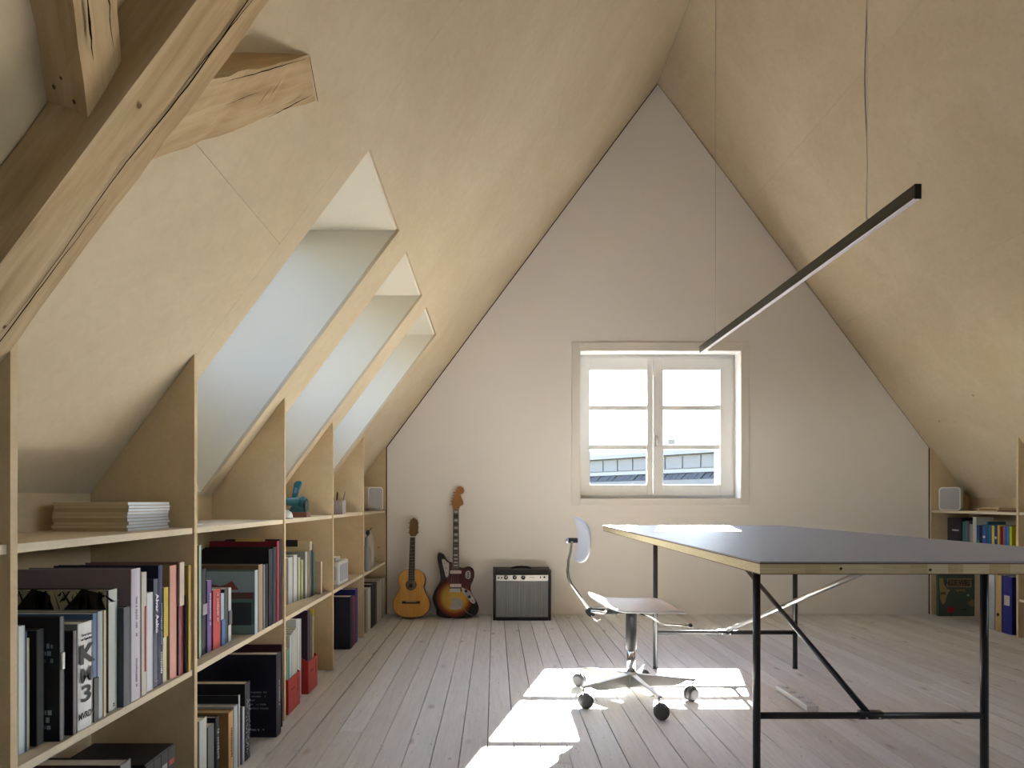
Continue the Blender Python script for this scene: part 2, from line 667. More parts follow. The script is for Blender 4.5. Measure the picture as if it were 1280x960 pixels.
# ------------------------------------------------------------------ gable window
win = thing('window_1', ((OX0 + OX1) / 2, YB, OZ0), kind='structure')
cs = MB()
c0, c1, cz0, cz1, ct = 0.634, 2.098, 0.899, 2.247, 0.014
cs.box(c0, OX0 + 0.004, YB - ct, YB - 0.0005, cz0, cz1)
cs.box(OX1 - 0.004, c1, YB - ct, YB - 0.0005, cz0, cz1)
cs.box(OX0 + 0.004, OX1 - 0.004, YB - ct, YB - 0.0005, OZ1 - 0.004, cz1)
cs.box(OX0 + 0.004, OX1 - 0.004, YB - ct, YB - 0.0005, cz0, OZ0 + 0.004)
cs.build('casing', CASING, win, world=True, bevel=0.0025)
rv = MB()
YS = 5.27
t = 0.012
rv.box(OX0, OX0 + 0.004, YB, 5.335, OZ0, OZ1)
rv.box(OX1 - 0.004, OX1, YB, 5.335, OZ0, OZ1)
rv.box(OX0, OX1, YB, 5.335, OZ1 - 0.004, OZ1)
rv.box(OX0, OX1, YB, 5.335, OZ0, OZ0 + 0.004)
rv.build('reveal', PAINT, win, world=True)
SX0, SX1, SXM, SZ0, SZ1 = 0.714, 2.004, 1.338, 0.985, 2.142
fx = MB()
fx.box(OX0 + 0.004, SX0 + 0.02, YS + 0.018, 5.335, OZ0 + 0.004, OZ1 - 0.004)
fx.box(SX1 - 0.02, OX1 - 0.004, YS + 0.018, 5.335, OZ0 + 0.004, OZ1 - 0.004)
fx.box(SX0 + 0.02, SX1 - 0.02, YS + 0.018, 5.335, SZ1 - 0.02, OZ1 - 0.004)
fx.box(SX0 + 0.02, SX1 - 0.02, YS + 0.018, 5.335, OZ0 + 0.004, SZ0 + 0.02)
fx.build('frame', PAINT, win, world=True, bevel=0.002)
GZ = (1.076, 1.394, 1.728, 2.046)
for (a, b, g0, g1) in ((SX0, SXM - 0.0025, 0.802, 1.287), (SXM + 0.0025, SX1, 1.4235, 1.906)):
    sash = MB()
    y0, y1 = YS, YS + 0.048
    sash.box(a, g0, y0, y1, SZ0, SZ1)
    sash.box(g1, b, y0, y1, SZ0, SZ1)
    sash.box(g0, g1, y0, y1, SZ0, GZ[0])
    sash.box(g0, g1, y0, y1, GZ[3], SZ1)
    so = sash.build('sash', PAINT, win, world=True, bevel=0.003)
    for z in GZ[1:3]:
        MB().box(g0 - 0.001, g1 + 0.001, y0 + 0.01, y1 - 0.006, z - 0.020, z + 0.020).build('glazing_bar', PAINT, so, world=True, bevel=0.003)
    for z0, z1 in zip(GZ, GZ[1:]):
        MB().add([(g0 - 0.002, 5.297, z0), (g1 + 0.002, 5.297, z0), (g1 + 0.002, 5.297, z1), (g0 - 0.002, 5.297, z1)], [(0, 1, 2, 3)]).build('pane', GLASS, so, world=True)
hd = MB()
hd.box(1.354, 1.372, YS - 0.006, YS - 0.0005, 1.40, 1.49)
hd.tube([(1.363, YS - 0.004, 1.475), (1.363, YS - 0.03, 1.475), (1.363, YS - 0.034, 1.465), (1.363, YS - 0.034, 1.405)], 0.006, 8)
hd.build('handle', STEEL, win, world=True)
portal('window_portal', ((outer[0] + outer[1]) / 2, 5.58, (outer[2] + outer[3]) / 2), (0, -1, 0), (0, 0, 1), outer[1] - outer[0], outer[3] - outer[2])

# ------------------------------------------------------------------ neighbouring house seen through the window
HP = mat('#5f5e5d', 0.6, key='zinc cladding')
HT = mat('#3b3a39', 0.8, key='old roof tiles')
A0, A1 = Vector((1.0, 27.1, 0)), Vector((9.0, 17.7, 0))
hd_ = (A1 - A0).normalized()
hn = Vector((-hd_.y, hd_.x, 0)) * -1.0
if hn.y > 0:
    hn = -hn                      # towards us
house = thing('neighbour_house', (A0 + A1) / 2, 'pale neighbouring house with zinc panels seen through the window', 'house')


def hq(mb, a, b, z0, z1, d0, d1, m=0):
    """box along the house front from a to b metres, d = metres towards us"""
    P = [A0 + hd_ * s + hn * d for (s, d) in ((a, d0), (b, d0), (b, d1), (a, d1))]
    mb.hexa([(p.x, p.y, z0) for p in P] + [(p.x, p.y, z1) for p in P], m)


LEN = (A1 - A0).length
mb = MB(); hq(mb, 0, LEN, -6, 2.46, -3, 0); mb.build('wall', HP, house, world=True)
mb = MB(); hq(mb, -0.2, LEN + 0.2, 2.47, 2.60, -3.2, 0.25); mb.build('flat_roof_edge', mat('#6e6d6b', 0.6), house, world=True)
s = 0.06
while s < LEN - 0.5:
    mb = MB(); hq(mb, s, s + 0.62, 2.02, 2.42, 0.0, 0.05); mb.build('panel', HP, house, world=True)
    s += 0.68
mb = MB(); hq(mb, 0, LEN, 1.86, 1.98, 0.0, 0.16); mb.build('gutter', mat('#72716f', 0.5), house, world=True)
tl = MB()
rows, cols = 14, int(LEN / 0.24)
for rr in range(rows):
    for cc in range(cols):
        s0 = cc * 0.24 + (0.12 if rr % 2 else 0)
        d0 = 0.1 + rr * 0.26
        z0 = 1.86 - rr * 0.19 + random.uniform(-0.02, 0.02)
        P = [A0 + hd_ * (s0 + u) + hn * (d0 + v) for (u, v) in ((0, 0), (0.21, 0), (0.21, 0.32), (0, 0.32))]
        tl.add([(P[0].x, P[0].y, z0), (P[1].x, P[1].y, z0), (P[2].x, P[2].y, z0 - 0.2), (P[3].x, P[3].y, z0 - 0.2),
                (P[2].x, P[2].y, z0 - 0.26), (P[3].x, P[3].y, z0 - 0.26)], [(0, 1, 2, 3), (3, 2, 4, 5)])
tl.build('roof_tiles', HT, house, world=True)['kind'] = 'stuff'
mb = MB(); hq(mb, -0.2, LEN, -6, 1.5, 0.0, 3.6); mb.build('lower_wall', HP, house, world=True)
up_h = thing('gabled_roof', (14, 48, 0), 'distant pale roof with small chimneys rising above the zinc roof edge', 'roof')
mb = MB().prism([(6, 48), (26, 40), (26, 56), (6, 62)], -2, 4.7, 'z'); mb.build('roof_body', mat('#83827f', 0.7), up_h, world=True)
for (x, y) in ((13.2, 46.5), (16.4, 45.5)):
    MB().box(x - 0.25, x + 0.25, y, y + 0.5, 4.71, 5.5).build('chimney', mat('#57544f', 0.8), up_h, world=True)

# ------------------------------------------------------------------ built-in bookcases
TH = 0.018


def cutpoly(side, z_off=0.0):
    s = -1 if side < 0 else 1
    xf, xb = (XL, XLB) if side < 0 else (XR, XRB)
    return [(xf, 0.0), (xf, KZ - 0.002), (xb, KZ - SL * BACK - 0.002), (xb, 0.0)]


def bookcase(side, name, label, div, shelves, end):
    root = thing(name, (XL - BACK / 2 if side < 0 else XR + BACK / 2, 2.0, 0), label, 'bookcase')
    xf, xb = (XL - 0.006, XLB + 0.0005) if side < 0 else (XR + 0.006, XRB - 0.0005)
    for y in div:
        mb = MB().prism(cutpoly(side), y - TH / 2, y + TH / 2)
        mb.build('divider', PLYD, root, world=True, bevel=0.0008)
    MB().prism(cutpoly(side), end - TH, end - 0.0005).build('end_panel', PLYD, root, world=True)
    bl = MB()
    ds = list(div) + [end - TH / 2]
    for a, b in zip(ds, ds[1:]):
        x0, x1 = sorted((xb + (-0.012 if side < 0 else 0.012), xb))
        MB().box(x0, x1, a + TH / 2 + 0.0005, b - TH / 2 - 0.0005, 0, KZ - SL * BACK - 0.004).build('back_panel', PLYD, root, world=True)
        for z in shelves.get(round(a, 2), shelves['all']):
            x0, x1 = sorted((xb, xf))
            MB().box(x0, x1, a + TH / 2, b - TH / 2, z - TH, z).build('shelf', PLYS, root, world=True, bevel=0.0008)
    return root


Z1, Z2 = 0.860, 0.436
LDIV = [-4.02, -3.10, -2.29, -1.48, -0.45, 0.36, 1.167, 1.877, 2.676, 3.475, 4.285]
bookcase(-1, 'bookcase', 'birch plywood bookcase built under the slope with the skylights', LDIV, {'all': (Z1, Z2)}, YB)
RZ2 = 0.56
RDIV = [-4.02, -3.10, -2.29, -1.48, -0.67, 0.14, 0.95, 1.76, 2.57, 3.47, 4.29]
bookcase(1, 'bookcase', 'birch plywood bookcase built under the slope behind the table', RDIV, {'all': (Z1, 0.264), 4.29: (Z1, RZ2)}, YB)

# ------------------------------------------------------------------ old roof timbers in the foreground
DV, NV, YV = Vector((DX, 0, DZ)), Vector((NX, 0, NZ)), Vector((0, 1, 0))


def rough_box(p0, axis, la, u, lu, v, lv, nseg, jit, ends=0.0):
    """hewn timber: axis of length la from p0, cross-section u x v with jitter"""
    mb = MB()
    rng = random.Random(int(la * 1000) + nseg)
    vs, fs = [], []
    ring = []
    for a in (0, 0.25, 0.5, 0.75):
        ring.append((a, 0.0))
    for a in (0, 0.33, 0.66):
        ring.append((1.0, a))
    for a in (1, 0.75, 0.5, 0.25):
        ring.append((a, 1.0))
    for a in (1, 0.66, 0.33):
        ring.append((0.0, a))
    n = len(ring)
    ph = [rng.uniform(0, 6.28) for _ in range(n)]
    for i in range(nseg + 1):
        t = la * i / nseg
        for k, (a, b) in enumerate(ring):
            corner = a in (0, 1) and b in (0, 1)
            w = jit * (math.sin(t * 5 + ph[k]) * 0.6 + rng.uniform(-0.5, 0.5)) * (1.4 if corner else 0.5)
            aa = a * lu + (w if b in (0.0, 1.0) and not corner else 0) * 0.2
            ca, cb = (0.5 - a) * abs(w) * (2 if corner else 0), (0.5 - b) * abs(w) * (2 if corner else 0)
            da = 0 if corner else (w if a in (0.0, 1.0) else 0)
            db = 0 if corner else (w if b in (0.0, 1.0) else 0)
            vs.append(p0 + axis * t + u * (aa + ca + da) + v * (b * lv + cb + db))
    for i in range(nseg):
        for k in range(n):
            k2 = (k + 1) % n
            fs.append((i * n + k, i * n + k2, (i + 1) * n + k2, (i + 1) * n + k))
    fs.append(list(range(n))[::-1])
    fs.append([nseg * n + k for k in range(n)])
    mb.add(vs, fs)
    return mb


G, BY0, BY1 = 0.098, 1.028, 1.158
pb = Vector(slope(-0.48, BY0, -G))
beam = rough_box(pb, DV, 3.0, YV, BY1 - BY0, NV, G - 0.002, 40, 0.0022)
bo = beam.build('roof_beam', OLDBEAM, None, loc=slope(0.3, (BY0 + BY1) / 2, -G / 2))
tag(bo, 'large old hewn roof beam with a long crack running along the slope', 'beam')


def crack(parent, pts, wid, normal, name='crack'):
    """dark split in a timber face: thin tapering ribbon hugging the face"""
    mb = MB()
    vs, fs = [], []
    n = len(pts)
    for i, (p, side) in enumerate(pts):
        w = wid * min(1.0, 2.2 * i / n, 2.2 * (n - 1 - i) / n) + 0.0003
        q = Vector(p) + Vector(normal) * 0.0036
        vs += [q - Vector(side) * w, q + Vector(side) * w]
    for i in range(n - 1):
        fs.append((2 * i, 2 * i + 1, 2 * i + 3, 2 * i + 2))
    mb.add(vs, fs)
    return mb.build(name, mat('#20150b', 0.95, 0, 0.05, key='crack shadow wood'), parent, world=True)


def under(r, y):
    return Vector(slope(r, y, -G))


rng = random.Random(3)
pts = [(under(-0.1 + 1.15 * i / 46, BY0 + 0.083 + 0.004 * math.sin(i * 0.35) + rng.uniform(-0.0008, 0.0008)), YV) for i in range(47)]
crack(bo, pts, 0.0013, -NV)
pts = [(under(-0.30 + 0.5 * i / 24, BY0 + 0.091 + 0.0001 * i + rng.uniform(-0.0008, 0.0008)), YV) for i in range(25)]
crack(bo, pts, 0.0011, -NV)
pts = [(under(0.42 + 0.25 * i / 20, BY0 + 0.078 + 0.0006 * i + rng.uniform(-0.0006, 0.0006)), YV) for i in range(21)]
crack(bo, pts, 0.001, -NV)


def knot(parent, c, a, b, r, normal):
    a, b = Vector(a), Vector(b)
    mb = MB()
    vs = [Vector(c) + Vector(normal) * 0.0026 + a * (math.cos(t) * r) + b * (math.sin(t) * r * 0.75) for t in [2 * math.pi * k / 12 for k in range(12)]]
    mb.add(vs, [list(range(12))])
    mb.build('knot', mat('#5a4122', 0.8, key='knot wood'), parent, world=True)


for (r, y, rad) in ((0.75, 1.133, 0.006), (0.36, 1.06, 0.005), (-0.09, 1.11, 0.004), (0.6, 1.05, 0.003)):
    knot(bo, under(r, y), DV, YV, rad, -NV)

# brace coming towards us from the near side of the beam
A_ = Vector(((43 - VX) / F * BY0, BY0, H + (VY - 112) / F * BY0))
A_ = A_ - NV * 0.0275
B_ = Vector(((110 - VX) / F * BY0, BY0, H + (VY - 147) / F * BY0))
C_ = Vector(((152 - VX) / F * BY0, BY0, H + (VY - 76) / F * BY0))
bdir = Vector((0.484, -1.0, 0.647)).normalized()
uu = (C_ - B_)
vv = (A_ - B_)
br = MB()
nseg = 14
vs = []
rng = random.Random(11)
for i in range(nseg + 1):
    t_ = 0.75 * i / nseg
    k = 1.0 - 0.0 * i
    for (a, b) in ((0, 0), (0.5, -0.02), (1, 0.0), (1, 0.5), (1, 1), (0.5, 1), (0, 1), (0, 0.5)):
        w = 0.006
        vs.append(B_ + bdir * (t_ - 0.0) + uu * (a + rng.uniform(-1, 1) * 0.03) + vv * (b * (1 if i else 1) + rng.uniform(-1, 1) * 0.02))
fs = []
for i in range(nseg):
    for k in range(8):
        k2 = (k + 1) % 8
        fs.append((i * 8 + k, i * 8 + k2, (i + 1) * 8 + k2, (i + 1) * 8 + k))
fs += [list(range(8))[::-1], [nseg * 8 + k for k in range(8)]]
br.add(vs, fs)
bo2 = br.build('timber_brace', OLDBRACE, None, loc=tuple(B_))
tag(bo2, 'short hewn timber brace standing on the shaded side of the roof beam', 'beam')
nrm1 = uu.cross(bdir).normalized()
if nrm1.dot(-B_ + Vector((0, 0, H))) < 0:
    nrm1 = -nrm1
nrm2 = vv.cross(bdir).normalized()
if nrm2.dot(-B_ + Vector((0, 0, H))) < 0:
    nrm2 = -nrm2
pts = [(B_ + bdir * (0.045 + 0.22 * i / 14) + uu * (0.72 + rng.uniform(-0.02, 0.02)), uu.normalized()) for i in range(15)]
crack(bo2, pts, 0.0022, nrm1 * 2.0)
pts = [(B_ + bdir * (0.075 + 0.10 * i / 10) + uu * (0.22 + rng.uniform(-0.02, 0.02)), uu.normalized()) for i in range(11)]
crack(bo2, pts, 0.0032, nrm1 * 2.0)
for (tt, b, rad) in ((0.03, 0.72, 0.004), (0.02, 0.25, 0.004), (0.05, 0.5, 0.003)):
    knot(bo2, B_ + bdir * tt + vv * b + nrm2 * 0.002, bdir, vv.normalized(), rad, nrm2)

# brace on the far side, running up into the plywood
S1, S2 = Vector((-0.632, 1.16, 1.574)), Vector((-0.527, 1.16, 1.721))
E2, E1 = Vector((-0.440, 1.477, 1.998)), Vector((-0.462, 1.60, 1.969))
bs = MB()
vs, fs = [], []
nseg = 12
rng = random.Random(5)
for i in range(nseg + 1):
    k = -0.01 + 1.01 * i / nseg
    P1, P2 = S1.lerp(E1, k), S2.lerp(E2, k)
    for (a, n_) in ((0, 0), (0.33, 0), (0.66, 0), (1, 0), (1, 0.04), (1, 0.08), (0.5, 0.08), (0, 0.08), (0, 0.04)):
        j = rng.uniform(-1, 1) * 0.0025
        vs.append(P1.lerp(P2, a + (j * 4 if n_ == 0 and a in (0, 1) else 0)) + NV * (n_ + 0.003 * (1 - k) + (j if n_ == 0 else 0)))
m9 = 9
P0_ = Vector(slope(0, 0, 0))
vs = [p - NV * max(0.0, (p - P0_).dot(NV) + 0.0006) for p in vs]
for i in range(nseg):
    for k in range(m9):
        k2 = (k + 1) % m9
        fs.append((i * m9 + k, i * m9 + k2, (i + 1) * m9 + k2, (i + 1) * m9 + k))
fs += [list(range(m9))[::-1], [nseg * m9 + k for k in range(m9)]]
bs.add(vs, fs)
bso = bs.build('timber_brace', OLDBRACE2, None, loc=tuple(S1))
tag(bso, 'pale hewn timber brace running from the roof beam into the plywood', 'beam')
ax = (E1 - S1).normalized()
for (k0, k1, a0, a1, w) in ((0.62, 0.98, 0.03, 0.16, 0.0026), (0.52, 0.60, 0.35, 0.62, 0.0012), (0.60, 0.68, 0.4, 0.7, 0.0012), (0.1, 0.95, 0.95, 0.95, 0.0018), (0.25, 0.5, 0.55, 0.6, 0.0008)):
    pts = []
    for i in range(13):
        k = k0 + (k1 - k0) * i / 12
        a = a0 + (a1 - a0) * i / 12 + rng.uniform(-0.01, 0.01)
        pts.append((S1.lerp(E1, k).lerp(S2.lerp(E2, k), a), (S2 - S1).normalized() if k1 - k0 > 0.2 else ax))
    crack(bso, pts, w, -NV)
gp = MB()
e1, e2 = S1.lerp(E1, 1.015), S2.lerp(E2, 1.0)
e1 = Vector(slope((e1 - Vector(slope(0, e1.y))).dot(DV), e1.y, -0.0008))
e2 = Vector(slope((e2 - Vector(slope(0, e2.y))).dot(DV), e2.y, -0.0008))
gp.add([e1, e2, e2 + YV * 0.007, e1 + YV * 0.011], [(0, 1, 2, 3)])
gp.build('joint_gap', GAP, bso, world=True)

# ------------------------------------------------------------------ pendant lamp over the table
LX, LZ, LY0, LY1 = XM, 1.902, 1.985, 4.07
lamp = thing('pendant_lamp', (LX, (LY0 + LY1) / 2, LZ), 'long slim black linear pendant lamp hanging over the table', 'lamp')
MB().box(LX - 0.0105, LX + 0.0105, LY0 + 0.003, LY1 - 0.003, LZ + 0.004, LZ + 0.047).build('housing', mat('#26241f', 0.35, 0.3, key='black anodised'), lamp, world=True, bevel=0.001)
MB().box(LX - 0.0085, LX + 0.0085, LY0 + 0.004, LY1 - 0.004, LZ, LZ + 0.0045).build('diffuser', mat('#e9e6ee', 0.5, key='opal diffuser'), lamp, world=True)
for ya, yb in ((LY0, LY0 + 0.003), (LY1 - 0.003, LY1)):
    MB().box(LX - 0.0108, LX + 0.0108, ya, yb, LZ, LZ + 0.0475).build('end_cap', mat('#1c1b18', 0.4, key='end cap black'), lamp, world=True)
for (y, two) in ((2.257, True), (3.807, False)):
    c = MB().tube([(LX, y, LZ + 0.047), (LX, y, ZR - 0.02)], 0.0011, 6)
    c.build('cable', STEEL, lamp, world=True)
    MB().lathe([(0.004, 0), (0.004, 0.012), (0.002, 0.016)], (LX, y, LZ + 0.0472), 10).build('cable_holder', STEEL, lamp, world=True)
    if two:
        pts = [(LX + 0.006 * math.sin(k * 0.9) * (0.3 + 0.7 * math.sin(k * 0.31) ** 2), y + 0.005, LZ + 0.047 + (ZR - 0.07 - LZ) * k / 24) for k in range(25)]
        MB().tube(pts, 0.0016, 6).build('power_cord', mat('#6c6a5c', 0.6), lamp, world=True)

# ------------------------------------------------------------------ table
LINO = NT('grey blue linoleum')
LINO.l(LINO.ramp(LINO.noise(LINO.coord((1, 1, 1)), 60, 3), [(0.3, '#8f8d8f'), (0.7, '#979597')]), LINO.b.inputs['Base Color'])
LINO.b.inputs['Roughness'].default_value = 0.55
LINO.b.inputs['Specular IOR Level'].default_value = 0.35
TX0, TX1, TY0, TY1, TZ = 0.7056, 1.863, 1.662, 4.075, 0.779
table = thing('work_table', ((TX0 + TX1) / 2, (TY0 + TY1) / 2, 0), 'large work table with grey top, pale wooden edge and black steel frame', 'table')
MB().box(TX0, TX1, TY0, TY1, TZ - 0.004, TZ).build('table_top', LINO.m, table, world=True, bevel=0.0008)
MB().box(TX0, TX1, TY0, TY1, TZ - 0.007, TZ - 0.0041).build('veneer', mat('#6b4a34', 0.6, key='dark veneer'), table, world=True)
MB().box(TX0, TX1, TY0, TY1, TZ - 0.0345, TZ - 0.0325).build('veneer', mat('#6b4a34', 0.6, key='dark veneer'), table, world=True)
COREM = []
for cc in ('#cbbd95', '#bdaa7e', '#d6caa6', '#ab9668', '#c9b88c'):
    tt = NT('blockboard ' + cc)
    gg = tt.noise(tt.coord((3, 40, 60)), 3, 5, 0.6, 0.5)
    tt.l(tt.mix(0.35, cc, tt.ramp(gg, [(0.3, '#b59a5e'), (0.7, '#f1e2b4')])), tt.b.inputs['Base Color'])
    tt.b.inputs['Roughness'].default_value = 0.6
    COREM.append(tt.m)
x = TX0 + 0.0005
first = True
while x < TX1 - 0.001:
    w = 0.052 if first else random.choice((0.045, 0.055, 0.07, 0.04))
    w = min(w, TX1 - 0.0005 - x)
    MB().box(x, x + w - 0.0004, TY0 + 0.0004, TY1 - 0.0004, TZ - 0.0324, TZ - 0.0071).build('lamella', COREM[0] if first else random.choice(COREM), table, world=True)
    first = False
    x += w
for (kx, kz) in ((0.922, 0.760), (1.66, 0.761), (1.745, 0.766), (1.16, 0.757)):
    MB().lathe([(0.004, -0.0006), (0.003, -0.001)], (kx, TY0 + 0.0006, kz), 8, axis='y').build('knot', mat('#3b2a18', 0.8), table, world=True)
GX0, GX1, GY0, GY1 = 0.899, 1.681, 2.143, 3.493
RT = 0.0125
for y in (GY0, GY1):
    for x in (GX0, GX1):
        lg = MB().tube([(x, y, 0.0), (x, y, TZ - 0.0350)], RT, 16).build('leg', FRAMEB, table, world=True)
        MB().lathe([(0.0135, 0.0), (0.0135, 0.012)], (x, y, 0), 14).build('foot_cap', BLACK, lg, world=True)
    MB().tube([(GX0 + 0.011, y, 0.203), (GX1 - 0.011, y, 0.203)], 0.0115, 14).build('crossbar', FRAMEB, table, world=True)
    MB().tube([(GX0 + 0.011, y, TZ - 0.075), (GX1 - 0.011, y, TZ - 0.075)], 0.0115, 14).build('top_bar', FRAMEB, table, world=True)
    cm = MB()
    xm = (GX0 + GX1) / 2
    cm.box(xm - 0.038, xm + 0.038, y - 0.0135, y + 0.0135, 0.212, 0.2185)
    cm.tube([(xm - 0.04, y, 0.203), (xm + 0.04, y, 0.203)], 0.0132, 14)
    for dx in (-0.022, 0.022):
        cm.lathe([(0.0042, -0.0165), (0.0042, 0.0165)], (xm + dx, y, 0.199), 10, axis='y')
    cm.build('clamp', FRAMEB, table, world=True)
    for dx in (-0.022, 0.022):
        MB().lathe([(0.004, -0.0185), (0.004, -0.0163)], (xm + dx, y, 0.199), 10, axis='y').build('bolt', STEEL, table, world=True)
xm = (GX0 + GX1) / 2
MB().tube([(xm - 0.012, GY0, 0.215), (xm - 0.012, GY1 - 0.02, TZ - 0.075)], 0.0105, 14).build('diagonal_brace', FRAMEB, table, world=True)
MB().tube([(xm + 0.012, GY1, 0.215), (xm + 0.012, GY0 + 0.02, TZ - 0.075)], 0.0105, 14).build('diagonal_brace', STEEL, table, world=True)

# ------------------------------------------------------------------ swivel chair (faces +x, towards the table)
chair = thing('swivel_chair', (0.648, 2.965, 0), 'steel swivel chair on five castors beside the work table', 'chair')
ALU = mat('#a3a29e', 0.4, 0.8, key='polished aluminium')
for k in range(5):
    a = math.radians(-78 + 72 * k)
    d, p = Vector((math.cos(a), math.sin(a), 0)), Vector((-math.sin(a), math.cos(a), 0))
    R = 0.285
    mb = MB()
    prof = ((0.02, 0.060, 0.122, 0.019), (0.195, 0.070, 0.108, 0.014), (0.225, 0.078, 0.106, 0.0125), (0.25, 0.094, 0.105, 0.012), (R + 0.012, 0.094, 0.103, 0.012))
    vs = []
    for (t_, zb, zt, hw) in prof:
        c = d * t_
        vs += [c - p * hw + Vector((0, 0, zb)), c + p * hw + Vector((0, 0, zb)), c + p * hw * 0.8 + Vector((0, 0, zt)), c - p * hw * 0.8 + Vector((0, 0, zt))]
    fs = [(0, 1, 2, 3), tuple(4 * 4 + q for q in (3, 2, 1, 0))]
    for s_ in range(4):
        for q in range(4):
            q2 = (q + 1) % 4
            fs.append((4 * s_ + q, 4 * s_ + q2, 4 * s_ + 4 + q2, 4 * s_ + 4 + q))
    mb.add(vs, fs)
    arm = mb.build('base_arm', ALU, chair, bevel=0.002)
    MB().lathe([(0.0055, 0.05), (0.0055, 0.098)], tuple(d * R), 10).build('castor_stem', CHROME, arm)
    ca = math.radians((75, 112, 20, 60, 100)[k])
    wd = Vector((math.cos(ca), math.sin(ca), 0))
    wc = d * R + Vector((-wd.y, wd.x, 0)) * (0.010 if k % 2 else -0.010)
    cas = MB()
    zc = Vector((0, 0, 0.0345))
    for sgn in (-1, 1):
        q0 = wc + wd * (0.004 * sgn) + zc
        cas.tube([q0, q0 + wd * 0.004 * sgn, q0 + wd * 0.014 * sgn, q0 + wd * 0.021 * sgn], [0.0325, 0.0340, 0.0325, 0.021], 20)
    cas.build('castor_wheel', RUBBER, arm)
    MB().tube([wc - wd * 0.0035 + zc, wc + wd * 0.0035 + zc], 0.030, 18).build('castor_hood', CHROME if k in (3, 4) else BLACK, arm)
MB().lathe([(0.028, 0.055), (0.031, 0.062), (0.031, 0.122), (0.022, 0.130)], (0, 0, 0), 24).build('hub', ALU, chair)
MB().lathe([(0.0195, 0.125), (0.0195, 0.24)], (0, 0, 0), 24).build('lower_column', CHROME, chair)
MB().lathe([(0.0215, 0.232), (0.0255, 0.236), (0.0255, 0.415)], (0, 0, 0), 24).build('column_cover', mat('#2b2c31', 0.5, key='dark column'), chair)
# seat shell: gently dished, rolled up at the back
seat = MB()
nu, nv = 16, 14
top, bot = [], []
for i in range(nu + 1):
    for j in range(nv + 1):
        u, v = i / nu * 2 - 1, j / nv * 2 - 1
        # squircle plan
        e = 3.2
        rr = (abs(u) ** e + abs(v) ** e) ** (1 / e)
        mxv = max(abs(u), abs(v))
        k = (mxv / rr) if rr > 1e-6 else 1
        xx, yy = u * k * 0.215 + 0.02, v * k * 0.205
        zz = 0.437 + 0.012 * (v * k) ** 2 - 0.004 * math.cos(u * 2)
        if u * k < -0.35:
            zz += 0.05 * ((-u * k - 0.35) / 0.65) ** 2
        if u * k > 0.55:
            zz -= 0.022 * ((u * k - 0.55) / 0.45) ** 2
        top.append((xx, yy, zz + 0.004))
        bot.append((xx, yy, zz - 0.004))
N_ = (nu + 1) * (nv + 1)
fs = []
for i in range(nu):
    for j in range(nv):
        a = i * (nv + 1) + j
        q = (a, a + nv + 1, a + nv + 2, a + 1)
        fs.append(q)
        fs.append(tuple(N_ + t_ for t_ in q[::-1]))
edge = [(i, 0) for i in range(nu)] + [(nu, j) for j in range(nv)] + [(i, nv) for i in range(nu, 0, -1)] + [(0, j) for j in range(nv, 0, -1)]
ids = [i * (nv + 1) + j for i, j in edge]
for a, b in zip(ids, ids[1:] + ids[:1]):
    fs.append((a, b, N_ + b, N_ + a))
seat.add(top + bot, fs, 0, True)
seat.build('seat', mat('#dfe3e6', 0.28, 0.0, key='seat toned with reflected light'), chair)  # pale colour stands in for window light reflected by the seat
mech = MB()
mech.box(-0.09, 0.10, -0.035, 0.035, 0.409, 0.428)
mech.hexa([(-0.19, -0.02, 0.405), (-0.07, -0.03, 0.405), (-0.07, 0.03, 0.405), (-0.19, 0.02, 0.405), (-0.19, -0.02, 0.432), (-0.07, -0.03, 0.427), (-0.07, 0.03, 0.427), (-0.19, 0.02, 0.432)])
mech.build('mechanism', BLACK, chair, bevel=0.003)
MB().tube([(-0.195, -0.03, 0.415), (-0.195, 0.03, 0.415)], 0.021, 16).build('pivot', BLACK, chair)
MB().tube([(-0.195, -0.04, 0.405), (-0.195, -0.052, 0.398), (-0.17, -0.056, 0.380), (-0.155, -0.056, 0.388)], 0.004, 8).build('clip', CHROME, chair)
MB().tube([(-0.20, -0.048, 0.425), (-0.14, -0.05, 0.418), (-0.125, -0.05, 0.427)], 0.0075, 8).build('tension_knob', CHROME, chair)
bar = MB()
pth = [(-0.195, 0, 0.415), (-0.235, 0, 0.475), (-0.285, 0, 0.545), (-0.299, 0, 0.575), (-0.303, 0, 0.61), (-0.299, 0, 0.66), (-0.288, 0, 0.70), (-0.283, 0, 0.75)]
hw, ht = 0.016, 0.006
vs, fs = [], []
for i, p_ in enumerate(pth):
    p_ = Vector(p_)
    dd = (Vector(pth[min(i + 1, len(pth) - 1)]) - Vector(pth[max(i - 1, 0)])).normalized()
    nn = Vector((dd.z, 0, -dd.x))
    for (a, b) in ((-1, -1), (1, -1), (1, 1), (-1, 1)):
        vs.append(p_ + Vector((0, hw * a, 0)) + nn * (ht * b))
for i in range(len(pth) - 1):
    for q in range(4):
        q2 = (q + 1) % 4
        fs.append((4 * i + q, 4 * i + q2, 4 * i + 4 + q2, 4 * i + 4 + q))
fs += [(3, 2, 1, 0), tuple(4 * (len(pth) - 1) + q for q in range(4))]
bar.add(vs, fs)
bar.build('back_bar', CHROME, chair, bevel=0.003)
MB().tube([(-0.300, 0, 0.752), (-0.255, 0, 0.752)], 0.0125, 14).build('back_joint', BLACK, chair)
MB().lathe([(0.010, -0.312), (0.013, -0.306), (0.013, -0.299)], (0, 0, 0.752), 14, axis='x').build('back_screw', CHROME, chair)
back = MB()
top, bot = [], []
nu, nv = 14, 12
